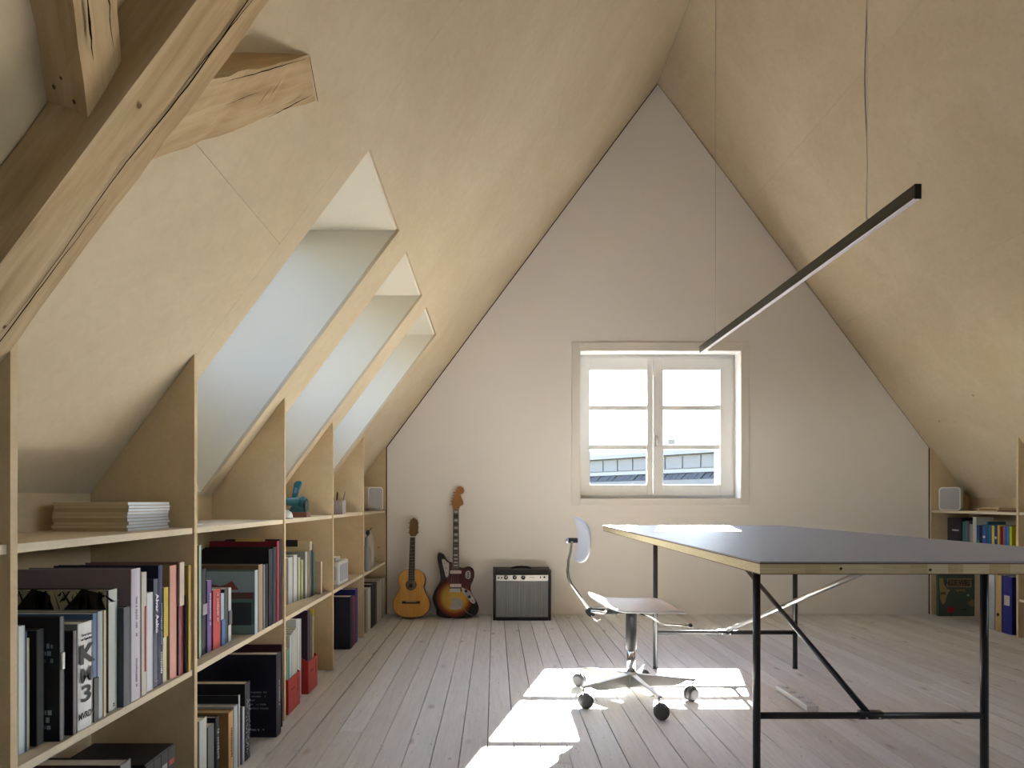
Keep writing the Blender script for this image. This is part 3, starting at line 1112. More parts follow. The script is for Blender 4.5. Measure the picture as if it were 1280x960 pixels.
for i in range(nu + 1):
    for j in range(nv + 1):
        u, v = i / nu * 2 - 1, j / nv * 2 - 1
        e = 3.4
        rr = (abs(u) ** e + abs(v) ** e) ** (1 / e)
        mxv = max(abs(u), abs(v))
        k = (mxv / rr) if rr > 1e-6 else 1
        yy, zz = u * k * 0.185, 0.757 + v * k * 0.105
        xx = -0.248 + 0.026 * (u * k) ** 2 - 0.015 * (v * k) ** 2
        top.append((xx + 0.004, yy, zz))
        bot.append((xx - 0.004, yy, zz))
N_ = (nu + 1) * (nv + 1)
fs = []
for i in range(nu):
    for j in range(nv):
        a = i * (nv + 1) + j
        q = (a, a + nv + 1, a + nv + 2, a + 1)
        fs.append(q)
        fs.append(tuple(N_ + t_ for t_ in q[::-1]))
edge = [(i, 0) for i in range(nu)] + [(nu, j) for j in range(nv)] + [(i, nv) for i in range(nu, 0, -1)] + [(0, j) for j in range(nv, 0, -1)]
ids = [i * (nv + 1) + j for i, j in edge]
for a, b in zip(ids, ids[1:] + ids[:1]):
    fs.append((a, b, N_ + b, N_ + a))
back.add(top + bot, fs, 0, True)
back.build('backrest', mat('#d2d6de', 0.35, 0.15, key='pale backrest'), chair)
MB().tube([(0.03, -0.05, 0.412), (0.055, -0.17, 0.418), (0.088, -0.205, 0.395), (0.21, -0.205, 0.389)], 0.0035, 8).build('lever', CHROME, chair)
MB().lathe([(0.002, 0.205), (0.0085, 0.209), (0.010, 0.216), (0.0085, 0.223), (0.002, 0.227)], (0, -0.205, 0.389), 12, axis='x').build('lever_knob', BLACK, chair)

# ------------------------------------------------------------------ power strip on the floor
ps = thing('power_strip', (1.42, 2.94, 0), 'flat white four-socket power strip lying on the floor under the table', 'power strip')
MB().prism(rounded(0.055, 0.32, 0.012), 0.0005, 0.026, 'z').build('body', mat('#c9c9c6', 0.4, key='strip plastic'), ps, bevel=0.003)
for k in range(4):
    so = MB().lathe([(0.019, 0.0262), (0.019, 0.0268)], (0.002, -0.115 + 0.077 * k, 0), 16).build('socket', mat('#b9b9b6', 0.5), ps)
    for dx in (-0.0075, 0.0075):
        MB().lathe([(0.0032, 0.027), (0.0032, 0.0273)], (0.002 + dx, -0.115 + 0.077 * k, 0), 8).build('socket_hole', BLACK, so)

# ------------------------------------------------------------------ guitars
def smooth_poly(pts, sub=5):
    """closed Catmull-Rom through the outline points"""
    out, n = [], len(pts)
    for i in range(n):
        p0, p1, p2, p3 = (Vector(pts[(i + k - 1) % n]) for k in range(4))
        for s_ in range(sub):
            t_ = s_ / sub
            q = 0.5 * ((2 * p1) + (-p0 + p2) * t_ + (2 * p0 - 5 * p1 + 4 * p2 - p3) * t_ ** 2 + (-p0 + 3 * p1 - 3 * p2 + p3) * t_ ** 3)
            out.append((q.x, q.y))
    return out


def leaning(name, loc, lean, label, cat, group):
    o = thing(name, loc, label, cat, group)
    o.rotation_euler = (-lean, 0, 0)
    return o


# classical guitar. zoom crop scale 6.857, origin (485,640); 158 px per metre
def gx(zx, c):
    return (zx - c) / 6.857 / 158.0


def gz(zy, base=915):
    return (base - zy) / 6.857 / 157.0


CEN = 196
out = [(196, 506), (245, 508), (290, 535), (311, 580), (308, 625), (299, 655), (318, 705), (347, 760), (357, 805), (347, 858), (305, 898), (250, 912), (196, 915),
       (140, 912), (88, 897), (48, 858), (38, 805), (50, 750), (80, 700), (95, 655), (84, 620), (79, 580), (100, 535), (148, 508)]
OUTA = smooth_poly([(gx(a, CEN), gz(b)) for a, b in out], 4)
lean = math.radians(11.0)
ga = leaning('acoustic_guitar', ((485 + CEN / 6.857 - VX) / F * 4.93, 4.93, 0.085 * math.sin(lean) + 0.0005), lean, 'small classical guitar with pale spruce top leaning against the gable wall', 'guitar', 'instruments at the gable wall')
SPR = timber('spruce top', '#c58d43', '#d9a45a', '#e0b06a', (0, 0, 1), (1, 14, 14), 0.35, 0.05)
ROSE = mat('#2b1c22', 0.5, key='rosewood')
b_ = MB().prism(OUTA, 0.002, 0.083, 'y', 0, sm=True)
b_.build('body', mat('#5a3420', 0.35, key='guitar sides'), ga)
MB().prism([(x * 0.97, 0.003 + z * 0.985) for x, z in OUTA], -0.001, 0.0018, 'y').build('soundboard', SPR, ga)
ring = MB()
scx, scz = gx(191, CEN), gz(640)
ring.lathe([(gx(239, 191), -0.0018), (gx(239, 191), -0.0012)], (scx, 0, scz), 28, axis='y')
ring.build('rosette', mat('#6a5a3f', 0.5), ga)
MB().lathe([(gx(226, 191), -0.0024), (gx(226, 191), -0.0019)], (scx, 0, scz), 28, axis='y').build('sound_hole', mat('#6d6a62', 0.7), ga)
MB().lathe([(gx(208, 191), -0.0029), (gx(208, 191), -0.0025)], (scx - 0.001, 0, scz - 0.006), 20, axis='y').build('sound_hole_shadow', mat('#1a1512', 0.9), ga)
nk = MB()
nk.hexa([(gx(163, CEN), -0.004, gz(602)), (gx(221, CEN), -0.004, gz(602)), (gx(221, CEN), 0.003, gz(602)), (gx(163, CEN), 0.003, gz(602)),
         (gx(172, CEN), -0.004, gz(228)), (gx(216, CEN), -0.004, gz(228)), (gx(216, CEN), 0.003, gz(228)), (gx(172, CEN), 0.003, gz(228))])
nk.build('fretboard', ROSE, ga)
MB().hexa([(gx(168, CEN), 0.0035, gz(510)), (gx(217, CEN), 0.0035, gz(510)), (gx(210, CEN), 0.028, gz(510)), (gx(176, CEN), 0.028, gz(510)),
           (gx(172, CEN), 0.0035, gz(228)), (gx(216, CEN), 0.0035, gz(228)), (gx(210, CEN), 0.022, gz(228)), (gx(178, CEN), 0.022, gz(228))]).build('neck', mat('#7a5330', 0.5), ga)
fr = MB()
for k in range(14):
    z = gz(228) - (gz(228) - gz(600)) * (1 - 2 ** (-k / 12 * 0.95)) / (1 - 2 ** (-14 / 12 * 0.95))
    fr.box(gx(168, CEN), gx(219, CEN), -0.0052, -0.0041, z - 0.0007, z + 0.0007)
fr.build('frets', STEEL, ga)['kind'] = 'stuff'
MB().box(gx(172, CEN), gx(217, CEN), -0.006, 0.0, gz(227), gz(220)).build('nut', mat('#e8e4d6', 0.5), ga)
hs = [(gx(a, CEN), gz(b)) for a, b in ((175, 219), (162, 190), (164, 110), (170, 75), (185, 65), (200, 56), (215, 65), (232, 75), (238, 110), (238, 190), (216, 219))]
MB().prism(hs, -0.002, 0.014, 'y').build('headstock', mat('#80603c', 0.5), ga)
for sgn, zx in ((-1, 157), (1, 244)):
    for zy in (100, 140, 183):
        MB().tube([(gx(zx, CEN) - sgn * 0.010, 0.006, gz(zy)), (gx(zx, CEN) + sgn * 0.002, 0.006, gz(zy))], [0.0025, 0.0048], 8).build('tuner', mat('#a59b85', 0.4, 0.5), ga)
MB().box(gx(118, CEN), gx(272, CEN), -0.008, -0.0013, gz(799), gz(778)).build('bridge', ROSE, ga, bevel=0.001)
MB().box(gx(150, CEN), gx(240, CEN), -0.0098, -0.0081, gz(786), gz(782)).build('saddle', mat('#d8d2c0', 0.5), ga)
st = MB()
for k in range(6):
    x0, x1 = gx(176 + 7.2 * k, CEN), gx(160 + 14 * k, CEN)
    st.tube([(x1, -0.010, gz(785)), (x0, -0.0065, gz(222))], 0.0004, 4)
st.build('strings', mat('#cfc8b8', 0.4), ga)['kind'] = 'stuff'

# electric guitar
CE = 575
out = [(425, 362), (452, 364), (474, 378), (492, 412), (520, 437), (548, 444), (578, 470), (606, 482), (640, 490), (690, 478), (728, 500), (738, 548), (726, 600), (706, 655),
       (722, 720), (758, 778), (777, 830), (766, 880), (722, 906), (640, 916), (530, 918), (445, 908), (416, 888), (409, 840), (386, 792), (378, 742), (394, 690), (424, 640), (445, 590), (438, 530), (425, 460), (417, 400)]
OUTE = smooth_poly([(gx(a, CE), gz(b, 918)) for a, b in out], 4)
lean = math.radians(9.0)
ge = leaning('electric_guitar', ((485 + CE / 6.857 - VX) / F * 4.955, 4.955, 0.048 * math.sin(lean) + 0.0005), lean, 'sunburst electric guitar with dark red pickguard leaning against the gable wall', 'guitar', 'instruments at the gable wall')
SB = NT('sunburst lacquer')
tc = SB.n('ShaderNodeTexCoord')
mp = SB.n('ShaderNodeMapping')
mp.inputs['Location'].default_value = (0.0, 0.0, 0.0)
SB.l(tc.outputs['Object'], mp.inputs['Vector'])
sub = SB.n('ShaderNodeVectorMath', operation='SUBTRACT')
sub.inputs[1].default_value = (gx(570, CE), 0, gz(745, 918))
SB.l(tc.outputs['Object'], sub.inputs[0])
mul = SB.n('ShaderNodeVectorMath', operation='MULTIPLY')
mul.inputs[1].default_value = (1 / 0.178, 0, 1 / 0.185)
SB.l(sub.outputs[0], mul.inputs[0])
ln = SB.n('ShaderNodeVectorMath', operation='LENGTH')
SB.l(mul.outputs[0], ln.inputs[0])
SB.l(SB.ramp(ln.outputs['Value'], [(0.0, '#c9a04a'), (0.50, '#b98c34'), (0.70, '#7d3415'), (0.84, '#251418'), (1.0, '#181320')]), SB.b.inputs['Base Color'])
SB.b.inputs['Roughness'].default_value = 0.2
MB().prism(OUTE, 0.0, 0.045, 'y', 0, sm=True).build('body', SB.m, ge, bevel=0.004)
pg = [(505, 470), (548, 452), (606, 492), (640, 502), (688, 492), (718, 510), (726, 550), (712, 600), (694, 650), (640, 690), (540, 700), (522, 690), (520, 640), (505, 600), (488, 545)]
MB().prism(smooth_poly([(gx(a, CE), gz(b, 918)) for a, b in pg], 3), -0.0022, -0.0002, 'y').build('pickguard', mat('#4a1c20', 0.3, key='tortoise red'), ge)
CP = mat('#b9b7b4', 0.3, 0.7, key='control plate')


def eplate(pts, name, m_, y0, y1, sub_=3):
    return MB().prism(smooth_poly([(gx(a, CE), gz(b, 918)) for a, b in pts], sub_), y0, y1, 'y').build(name, m_, ge)


p_ = eplate([(456, 420), (478, 418), (500, 440), (518, 455), (516, 540), (508, 568), (490, 565), (478, 520), (462, 460)], 'control_plate', CP, -0.0032, -0.0023)
for (a, b) in ((480, 452), (492, 495), (494, 532)):
    MB().lathe([(0.004, -0.006), (0.004, -0.0033)], (gx(a, CE), 0, gz(b, 918)), 8, axis='y').build('switch', BLACK, p_)
p_ = eplate([(628, 660), (660, 672), (700, 690), (722, 730), (748, 775), (740, 795), (718, 790), (690, 760), (648, 712)], 'control_plate', CP, -0.0032, -0.0023)
for (a, b, r_) in ((668, 690, 0.013), (697, 740, 0.013)):
    MB().lathe([(r_, -0.004), (r_ * 0.85, -0.016)], (gx(a, CE), 0, gz(b, 918)), 16, axis='y').build('knob', BLACK, p_)
MB().lathe([(0.005, -0.0055), (0.005, -0.0033)], (gx(724, CE), 0, gz(772, 918)), 10, axis='y').build('jack', BLACK, p_)
p_ = eplate([(662, 535), (672, 520), (690, 516), (704, 528), (706, 570), (696, 585), (676, 585), (662, 572)], 'switch_plate', CP, -0.0032, -0.0023)
for b in (534, 552, 570):
    MB().box(gx(677, CE), gx(691, CE), -0.005, -0.0033, gz(b + 5, 918), gz(b - 5, 918)).build('switch', BLACK, p_)
for zy in (528, 643):
    MB().box(gx(528, CE), gx(626, CE), -0.009, -0.0023, gz(zy + 14, 918), gz(zy - 14, 918)).build('pickup', mat('#cdb9b4', 0.5, key='pickup cream'), ge, bevel=0.003)
MB().box(gx(524, CE), gx(620, CE), -0.011, -0.0023, gz(700, 918), gz(668, 918)).build('bridge', CHROME, ge, bevel=0.002)
p_ = MB().prism(smooth_poly([(gx(a, CE), gz(b, 918)) for a, b in ((545, 765), (570, 746), (600, 745), (632, 775), (638, 815), (620, 840), (560, 845), (525, 838), (540, 800))], 3), -0.003, -0.0003, 'y').build('tailpiece', CHROME, ge)
MB().tube([(gx(600, CE), -0.006, gz(790, 918)), (gx(640, CE), -0.02, gz(830, 918)), (gx(690, CE), -0.03, gz(880, 918)), (gx(775, CE), -0.035, gz(912, 918))], 0.0018, 8).build('tremolo_arm', CHROME, p_)
# fretboard: px 563.5..573.5 at the nut (y 637.5), 565..575 at the body
X0n, X1n = (565.3 - 485) * 6.857, (572.2 - 485) * 6.857
X0b, X1b = 548, 607
Znut, Zb = gz((637.5 - 640) * 6.857, 918), gz(500, 918)
nk = MB()
nk.hexa([(gx(X0b, CE), -0.007, Zb), (gx(X1b, CE), -0.007, Zb), (gx(X1b, CE), -0.0024, Zb), (gx(X0b, CE), -0.0024, Zb),
         (gx(X0n, CE), -0.007, Znut), (gx(X1n, CE), -0.007, Znut), (gx(X1n, CE), -0.0024, Znut), (gx(X0n, CE), -0.0024, Znut)])
nk.build('fretboard', mat('#33241f', 0.5, key='dark fretboard'), ge)
MB().hexa([(gx(X0b, CE), -0.0023, gz(480, 918)), (gx(X1b, CE), -0.0023, gz(480, 918)), (gx(X1b, CE) - 0.006, 0.018, gz(480, 918)), (gx(X0b, CE) + 0.006, 0.018, gz(480, 918)),
           (gx(X0n, CE), -0.0023, Znut), (gx(X1n, CE), -0.0023, Znut), (gx(X1n, CE) - 0.005, 0.016, Znut), (gx(X0n, CE) + 0.005, 0.016, Znut)]).build('neck', mat('#b98a4e', 0.4, key='maple'), ge)
fr = MB()
L = Znut - Zb
fz = []
for k in range(23):
    q = (1 - 2 ** (-k / 12)) / (1 - 2 ** (-23 / 12))
    z = Znut - L * q
    fz.append(z)
    hwid = (gx(X1n, 0) - gx(X0n, 0)) / 2 * (1 - q) + (gx(X1b, 0) - gx(X0b, 0)) / 2 * q
    cxx = (gx(X0n, CE) + gx(X1n, CE)) / 2 * (1 - q) + (gx(X0b, CE) + gx(X1b, CE)) / 2 * q
    fr.box(cxx - hwid, cxx + hwid, -0.0082, -0.0071, z - 0.0008, z + 0.0008)
fr.build('frets', STEEL, ge)['kind'] = 'stuff'
for k in (0, 2, 4, 6, 8, 11, 14, 16, 18, 20):
    zc = (fz[k] + fz[k + 1]) / 2
    hh = (fz[k] - fz[k + 1]) * 0.28
    q = (Znut - zc) / L
    cxx = (gx(X0n, CE) + gx(X1n, CE)) / 2 * (1 - q) + (gx(X0b, CE) + gx(X1b, CE)) / 2 * q
    MB().box(cxx - 0.015, cxx + 0.015, -0.0077, -0.0071, zc - hh, zc + hh).build('inlay', mat('#cfc9bf', 0.4, key='pearl inlay'), ge)
S9 = 9.6
hs = [(320, 66), (352, 75), (372, 105), (368, 140), (345, 160), (328, 165), (340, 205), (362, 250), (365, 290), (345, 305), (322, 320), (305, 358), (245, 358), (232, 320), (222, 280), (250, 190), (275, 105), (295, 75)]
MB().prism(smooth_poly([((540 + a / S9 - 485) * 6.857 / 6.857 / 158 - CE / 6.857 / 158, gz((600 + b / S9 - 640) * 6.857, 918)) for a, b in hs], 3), 0.003, 0.017, 'y').build('headstock', mat('#a5713c', 0.4, key='amber maple'), ge)
for k in range(6):
    a, b = 262 - 11 * k, 105 + 37 * k
    xx, zz = (540 + a / S9 - 485) / 158 - CE / 6.857 / 158, gz((600 + b / S9 - 640) * 6.857, 918)
    MB().tube([(xx + 0.012, 0.012, zz), (xx, 0.012, zz), (xx - 0.008, 0.012, zz)], [0.003, 0.004, 0.0065], 8).build('tuner', CHROME, ge)
st = MB()
for k in range(6):
    st.tube([(gx(540 + 13 * k, CE), -0.012, gz(680, 918)), (gx(X0n + 6 + 7 * k, CE), -0.0092, Znut)], 0.0004, 4)
st.build('strings', STEEL, ge)['kind'] = 'stuff'

# ------------------------------------------------------------------ guitar amplifier
AY = 4.885
sA = F / AY
ax0, ax1 = (616.3 - VX) / sA, (689 - VX) / sA
AW, AH, AD = ax1 - ax0, 0.397, 0.235
amp = thing('guitar_amplifier', ((ax0 + ax1) / 2, AY + AD / 2, 0), 'black guitar amplifier with striped grey grille beside the guitars', 'amplifier', 'instruments at the gable wall')


def ax_(z):
    return (z - 536.5) / 11.29 / sA


def az_(z):
    return (862 - z) / 11.29 / sA


TOLEX = mat('#1c1a1d', 0.6, key='black tolex')
cab = MB()
hw, yf, yb = AW / 2, -AD / 2, AD / 2
cab.box(-hw, hw, yf + 0.022, yb, 0.0, AH)
cab.box(-hw, ax_(165), yf, yf + 0.022, 0, AH)
cab.box(ax_(908), hw, yf, yf + 0.022, 0, AH)
cab.box(ax_(165), ax_(908), yf, yf + 0.022, 0, az_(815))
cab.box(ax_(165), ax_(908), yf, yf + 0.022, az_(215), AH)
cab.build('cabinet', TOLEX, amp, bevel=0.006)
cpn = MB().box(ax_(170), ax_(906), yf + 0.008, yf + 0.0215, az_(302), az_(222)).build('control_panel', mat('#b9b6b0', 0.35, 0.6, key='brushed panel'), amp)
for zx in (310, 432, 553):
    kb = MB().lathe([(0.0165, yf + 0.0078), (0.0165, yf + 0.002), (0.012, yf - 0.006), (0.010, yf - 0.008)], (ax_(zx), 0, az_(254)), 18, axis='y').build('knob', BLACK, amp)
    MB().lathe([(0.006, yf - 0.0095), (0.006, yf - 0.0082)], (ax_(zx), 0, az_(247)), 12, axis='y').build('knob_cap', mat('#d9d7d2', 0.3, 0.5), kb)
for zx in (204, 248):
    MB().lathe([(0.0065, yf + 0.003), (0.0065, yf + 0.0078)], (ax_(zx), 0, az_(258)), 12, axis='y').build('jack', BLACK, amp)
MB().box(ax_(790), ax_(803), yf - 0.002, yf + 0.0078, az_(265), az_(235)).build('switch', BLACK, amp)
MB().lathe([(0.008, yf + 0.0015), (0.0085, yf + 0.0078)], (ax_(853), 0, az_(248)), 12, axis='y').build('pilot_light', mat('#2a1418', 0.3), amp)
MB().box(ax_(640), ax_(712), yf + 0.0072, yf + 0.0079, az_(256), az_(248)).build('script_mark', mat('#7c7565', 0.4), amp)
GR = NT('striped grille cloth')
wv = GR.n('ShaderNodeTexWave', bands_direction='X')
wv.inputs['Scale'].default_value = 26
wv.inputs['Distortion'].default_value = 0
GR.l(GR.coord((1, 1, 1)), wv.inputs['Vector'])
nz = GR.noise(GR.coord((120, 1, 3)), 1.0, 3)
GR.l(GR.mix(GR.ramp(nz, [(0.4, '#404040'), (0.7, '#a0a0a0')]), GR.ramp(wv.outputs['Fac'], [(0.2, '#6c6d70'), (0.6, '#8e8f93')]), '#b4b4ba'), GR.b.inputs['Base Color'])
GR.b.inputs['Roughness'].default_value = 0.85
MB().box(ax_(165), ax_(908), yf + 0.012, yf + 0.0215, az_(815), az_(303)).build('grille_cloth', GR.m, amp)
MB().box(ax_(740), ax_(895), yf + 0.010, yf + 0.0119, az_(803), az_(792)).build('maker_plate', mat('#8f8f93', 0.3, 0.7), amp)
hd2 = MB()
hd2.tube([(ax_(385), 0, AH + 0.003), (ax_(410), 0, AH + 0.006), (ax_(470), 0, AH + 0.0115), (ax_(536), 0, AH + 0.013), (ax_(600), 0, AH + 0.0115), (ax_(655), 0, AH + 0.006), (ax_(680), 0, AH + 0.003)], [0.006, 0.008, 0.009, 0.009, 0.009, 0.008, 0.006], 10)
hd2.build('handle', BLACK, amp)
for sx in (-1, 1):
    for yy in (yf, yb - 0.02):
        MB().box(sx * hw - 0.016 if sx > 0 else -hw - 0.0015, hw + 0.0015 if sx > 0 else -hw + 0.016, yy - (0.0015 if yy < 0 else 0), yy + (0.02 if yy < 0 else 0.0215), AH - 0.016, AH + 0.0015).build('corner_cap', mat('#4a4a4e', 0.4, 0.5), amp, bevel=0.004)

# ------------------------------------------------------------------ books
def book(label, group, side, ya, yb, xs, z, h, depth, cover, spine=None, pages=None, rough=0.5, lean=0.0, soft=False, name='book'):
    """standing book; spine at x = xs facing the room"""
    d, w = depth, max(yb - ya, 0.004)
    s = -1 if side < 0 else 1          # which bookcase
    cx = xs - d / 2 if side < 0 else xs + d / 2
    root = thing(name, (cx, (ya + yb) / 2, z + 0.0004), label, 'book', group)
    if side > 0:
        root.rotation_euler = (0, 0, math.pi)
    if lean:
        root.rotation_euler = (lean, 0, root.rotation_euler[2])
        root.location.z += abs(math.sin(lean)) * w / 2
    t = 0.0012 if (soft or w < 0.012) else 0.0028
    cov = MB()
    cov.box(-d / 2, d / 2, -w / 2, -w / 2 + t, 0, h, 0)
    cov.box(-d / 2, d / 2, w / 2 - t, w / 2, 0, h, 0)
    # gently rounded spine
    n = 5
    arc = [(d / 2 - 0.001 + (0.0 if soft else min(0.003, w * 0.08)) * math.sin(math.pi * k / n), -w / 2 + w * k / n) for k in range(n + 1)]
    vs = [(x, y, 0) for x, y in arc] + [(x, y, h) for x, y in arc]
    vs += [(d / 2 - 0.004, y, 0) for x, y in arc] + [(d / 2 - 0.004, y, h) for x, y in arc]
    m = n + 1
    fs = []
    for k in range(n):
        fs.append((k, k + 1, m + k + 1, m + k))
        fs.append((2 * m + k, 3 * m + k, 3 * m + k + 1, 2 * m + k + 1))
        fs.append((m + k, m + k + 1, 3 * m + k + 1, 3 * m + k))
        fs.append((k + 1, k, 2 * m + k, 2 * m + k + 1))
    cov.add(vs, fs, 1)
    cm, sm_ = mat(cover, rough), mat(spine or cover, rough)
    cov.build('cover', [cm, sm_], root)
    ins = 0.0006 if soft else 0.0035
    MB().box(-d / 2 + ins, d / 2 - 0.0041, -w / 2 + t, w / 2 - t, ins, h - ins).build('pages', mat(pages, 0.8) if pages else PAGES, root)
    return root, d, w, h


def spine_text(bk, body, size, col, zc, sx=1.0, vertical=True, name='title', off=0.0, bold=0.0):
    root, d, w, h = bk
    rot = (math.pi / 2, 0, math.pi / 2)
    if vertical:      # reads downwards
        e = (Matrix.Rotation(math.pi / 2, 3, 'Z') @ Matrix.Rotation(math.pi / 2, 3, 'X') @ Matrix.Rotation(-math.pi / 2, 3, 'Z')).to_euler()
        rot = tuple(e)
    return text(body, size, mat(col, 0.6), root, name, (d / 2 + 0.0036, off, zc), rot, sx=sx, bold=bold)


def spine_marks(bk, size, col, zc, length, name='spine_print'):
    """print too small to read: a column of uneven strokes down the spine"""
    root, d, w, h = bk
    rg = random.Random(int(zc * 1e4) + int(length * 1e4))
    mb = MB()
    z = zc + length / 2
    hw = min(size * 0.4, w * 0.3)
    while z > zc - length / 2:
        st = rg.uniform(0.18, 0.45) * size
        if rg.random() < 0.88:
            mb.box(d / 2 + 0.001, d / 2 + 0.0034, -hw * rg.uniform(0.6, 1), hw * rg.uniform(0.6, 1), z - st, z)
        z -= st + 0.22 * size
    o = mb.build(name, mat(col, 0.6), root)
    o['kind'] = 'stuff'
    return o


def cover_marks(bk, size, col, x0, z, length, name='cover_print'):
    """one line of print too small to read on the near cover"""
    root, d, w, h = bk
    rg = random.Random(int(z * 1e4))
    mb = MB()
    x = d / 2 - x0
    end = x + length
    while x < end:
        st = rg.uniform(0.25, 0.6) * size
        if rg.random() < 0.86:
            mb.box(x, x + st, -w / 2 - 0.0005, -w / 2, z - size * rg.uniform(0.25, 0.4), z + size * rg.uniform(0.2, 0.4))
        x += st + 0.2 * size
    o = mb.build(name, mat(col, 0.6), root)
    o['kind'] = 'stuff'
    return o


def spine_band(bk, z0, z1, col, y0=-1.0, y1=1.0, name='spine_band'):
    root, d, w, h = bk
    return MB().box(d / 2 - 0.002, d / 2 + 0.0031, y0 * w / 2, y1 * w / 2, z0, z1).build(name, mat(col, 0.5), root)


def cover_panel(bk, x0, x1, z0, z1, col, name='cover_print', pr=0.0004):
    """print on the near cover (faces the camera end)"""
    root, d, w, h = bk
    return MB().box(d / 2 - x1, d / 2 - x0, -w / 2 - pr, -w / 2, z0, z1).build(name, mat(col, 0.5), root)


def row(z, side, group, specs, gap=0.0008):
    """specs: (px left, px right, px top, spine x, depth, cover, spine, label[, options])"""
    prev = -9
    out = []
    for sp in specs:
        xl, xr, yt, xs, dep, cov, spn, lab = sp[:8]
        opt = dict(sp[8]) if len(sp) > 8 else {}
        a, b = (xs * F / (xl - VX), xs * F / (xr - VX))
        ya, yb = min(a, b), max(a, b)
        if side < 0:
            ya = max(ya, prev + gap)
            yb = max(yb, ya + 0.005)
            prev = yb
        ym = (ya + yb) / 2
        h = H - (yt - VY) * ym / F - z
        out.append(book(lab, group, side, ya, yb, xs, z, h, dep, cov, spn, **opt))
    return out


# ---- first bay, middle shelf
G1 = 'books on the middle shelf of the bay with the paper stack'
B = row(Z2, -1, G1, [
    (23.2, 31, 783, -0.943, 0.20, '#c9d3d6', '#cdd8da', 'pale blue white paperback standing first beside the near divider', {'soft': True}),
    (31, 33.8, 790, -0.943, 0.19, '#3c5482', '#3f5a8c', 'thin blue booklet beside the pale blue white paperback', {'soft': True}),
    (33.8, 36.7, 798, -0.944, 0.18, '#cfc79b', '#d3cba2', 'thin cream booklet between blue booklet and grey spined book', {'soft': True}),
    (45.2, 55.8, 787, -0.943, 0.22, '#15151a', '#6a6a66', 'black covered book with plain grey spine', {}),
    (68.2, 80.2, 771, -0.912, 0.27, '#101116', '#55585e', 'tall black book with charcoal spine and white spine label', {}),
    (91.3, 96.4, 789, -0.907, 0.24, '#2c2229', '#6b666c', 'dark purple brown book with narrow grey spine', {}),
    (96.6, 115.6, 778, -0.911, 0.25, '#8d8a86', '#e9e7e2', 'thick white book with big black letters on its spine', {}),
    (116, 121.8, 767, -0.914, 0.22, '#4b6a94', '#4c6d9a', 'blue book with dark lower spine beside the thick white one', {'soft': True}),
    (122, 131, 764, -0.916, 0.28, '#a8a596', '#aeb9bd', 'pale grey book with buff spine edge and cream cover', {}),
    (135, 147.2, 737, -0.920, 0.285, '#3a382f', '#c3c9bf', 'tall book with grey green spine and black grass silhouettes on its cover', {}),
    (150, 163.2, 759, -0.906, 0.25, '#4a4d54', '#565a61', 'slate grey book between grass cover book and lilac book', {}),
    (163.6, 175.8, 711, -0.910, 0.285, '#8d7d82', '#cbc6cf', 'tall lilac white book with mauve cover', {}),
    (177, 183.2, 715.5, -0.912, 0.24, '#c4beb0', '#cfc9bd', 'cream spined book with a red stripe down its spine', {}),
    (183.6, 191.4, 741, -0.915, 0.20, '#c9cbd0', '#d2d4d9', 'white paperback in front of the slate titled book', {'soft': True}),
    (191.8, 197.6, 724, -0.917, 0.25, '#232634', '#535b6b', 'slate blue book with large white vertical title', {}),
    (197.9, 203.2, 707, -0.917, 0.285, '#1a1c3a', '#2c3566', 'tall navy blue book with fine white lettering', {}),
    (203.5, 208.8, 734.5, -0.920, 0.20, '#b6a23a', '#d9cfae', 'thin book with yellow upper and cream lower spine', {'soft': True}),
    (212, 221, 707, -0.917, 0.28, '#a58663', '#e0a392', 'salmon pink book with tan cover', {}),
    (223.5, 229, 703, -0.912, 0.27, '#8d6a5c', '#8c2340', 'slim book with crimson lower spine and cream upper spine', {}),
    (230, 233.4, 744, -0.905, 0.24, '#2f2a1c', '#3b3524', 'dark olive brown thin book beside the gold one', {'soft': True}),
    (234.2, 239.2, 706.5, -0.905, 0.26, '#a98b3c', '#d2b354', 'golden yellow slim book next to the far divider', {'soft': True}),
])
spine_band(B[4], 0.150, 0.185, '#d9d9d4', -0.3, 0.75, 'spine_label')
for (z, ln_) in ((0.20, 0.02), (0.185, 0.016), (0.17, 0.022), (0.06, 0.02), (0.045, 0.022), (0.03, 0.018)):
    cover_marks(B[4], 0.014, '#8a9498', 0.036, z, ln_)
root, d, w, h = B[6]
for (t_, zz, sz, fx_) in (('K', 0.163, 0.058, 1.3), ('M', 0.117, 0.044, 1.15), ('3', 0.076, 0.050, 1.6)):
    spine_text(B[6], t_, sz, '#1a1a1a', zz, fx_, False, 'spine_letter', 0.0, 0.0018 if t_ == 'K' else 0.0009)
spine_text(B[6], 'MVRDV', 0.020, '#1a1a1a', 0.030, 0.80, False, 'spine_letter', 0.0, 0.0003)
spine_text(B[6], 'Excursions', 0.0085, '#2a2a2a', 0.208, 0.9, False, 'spine_letter')
spine_text(B[6], 'on Capacities', 0.0085, '#2a2a2a', 0.199, 0.8, False, 'spine_letter')
spine_band(B[7], 0.0, 0.10, '#26282c')
spine_band(B[8], 0.0, B[8][3], '#c7ab80', 0.35, 1.0)
cover_panel(B[9], 0.004, 0.28, 0.245, B[9][3] - 0.001, '#a89f83')
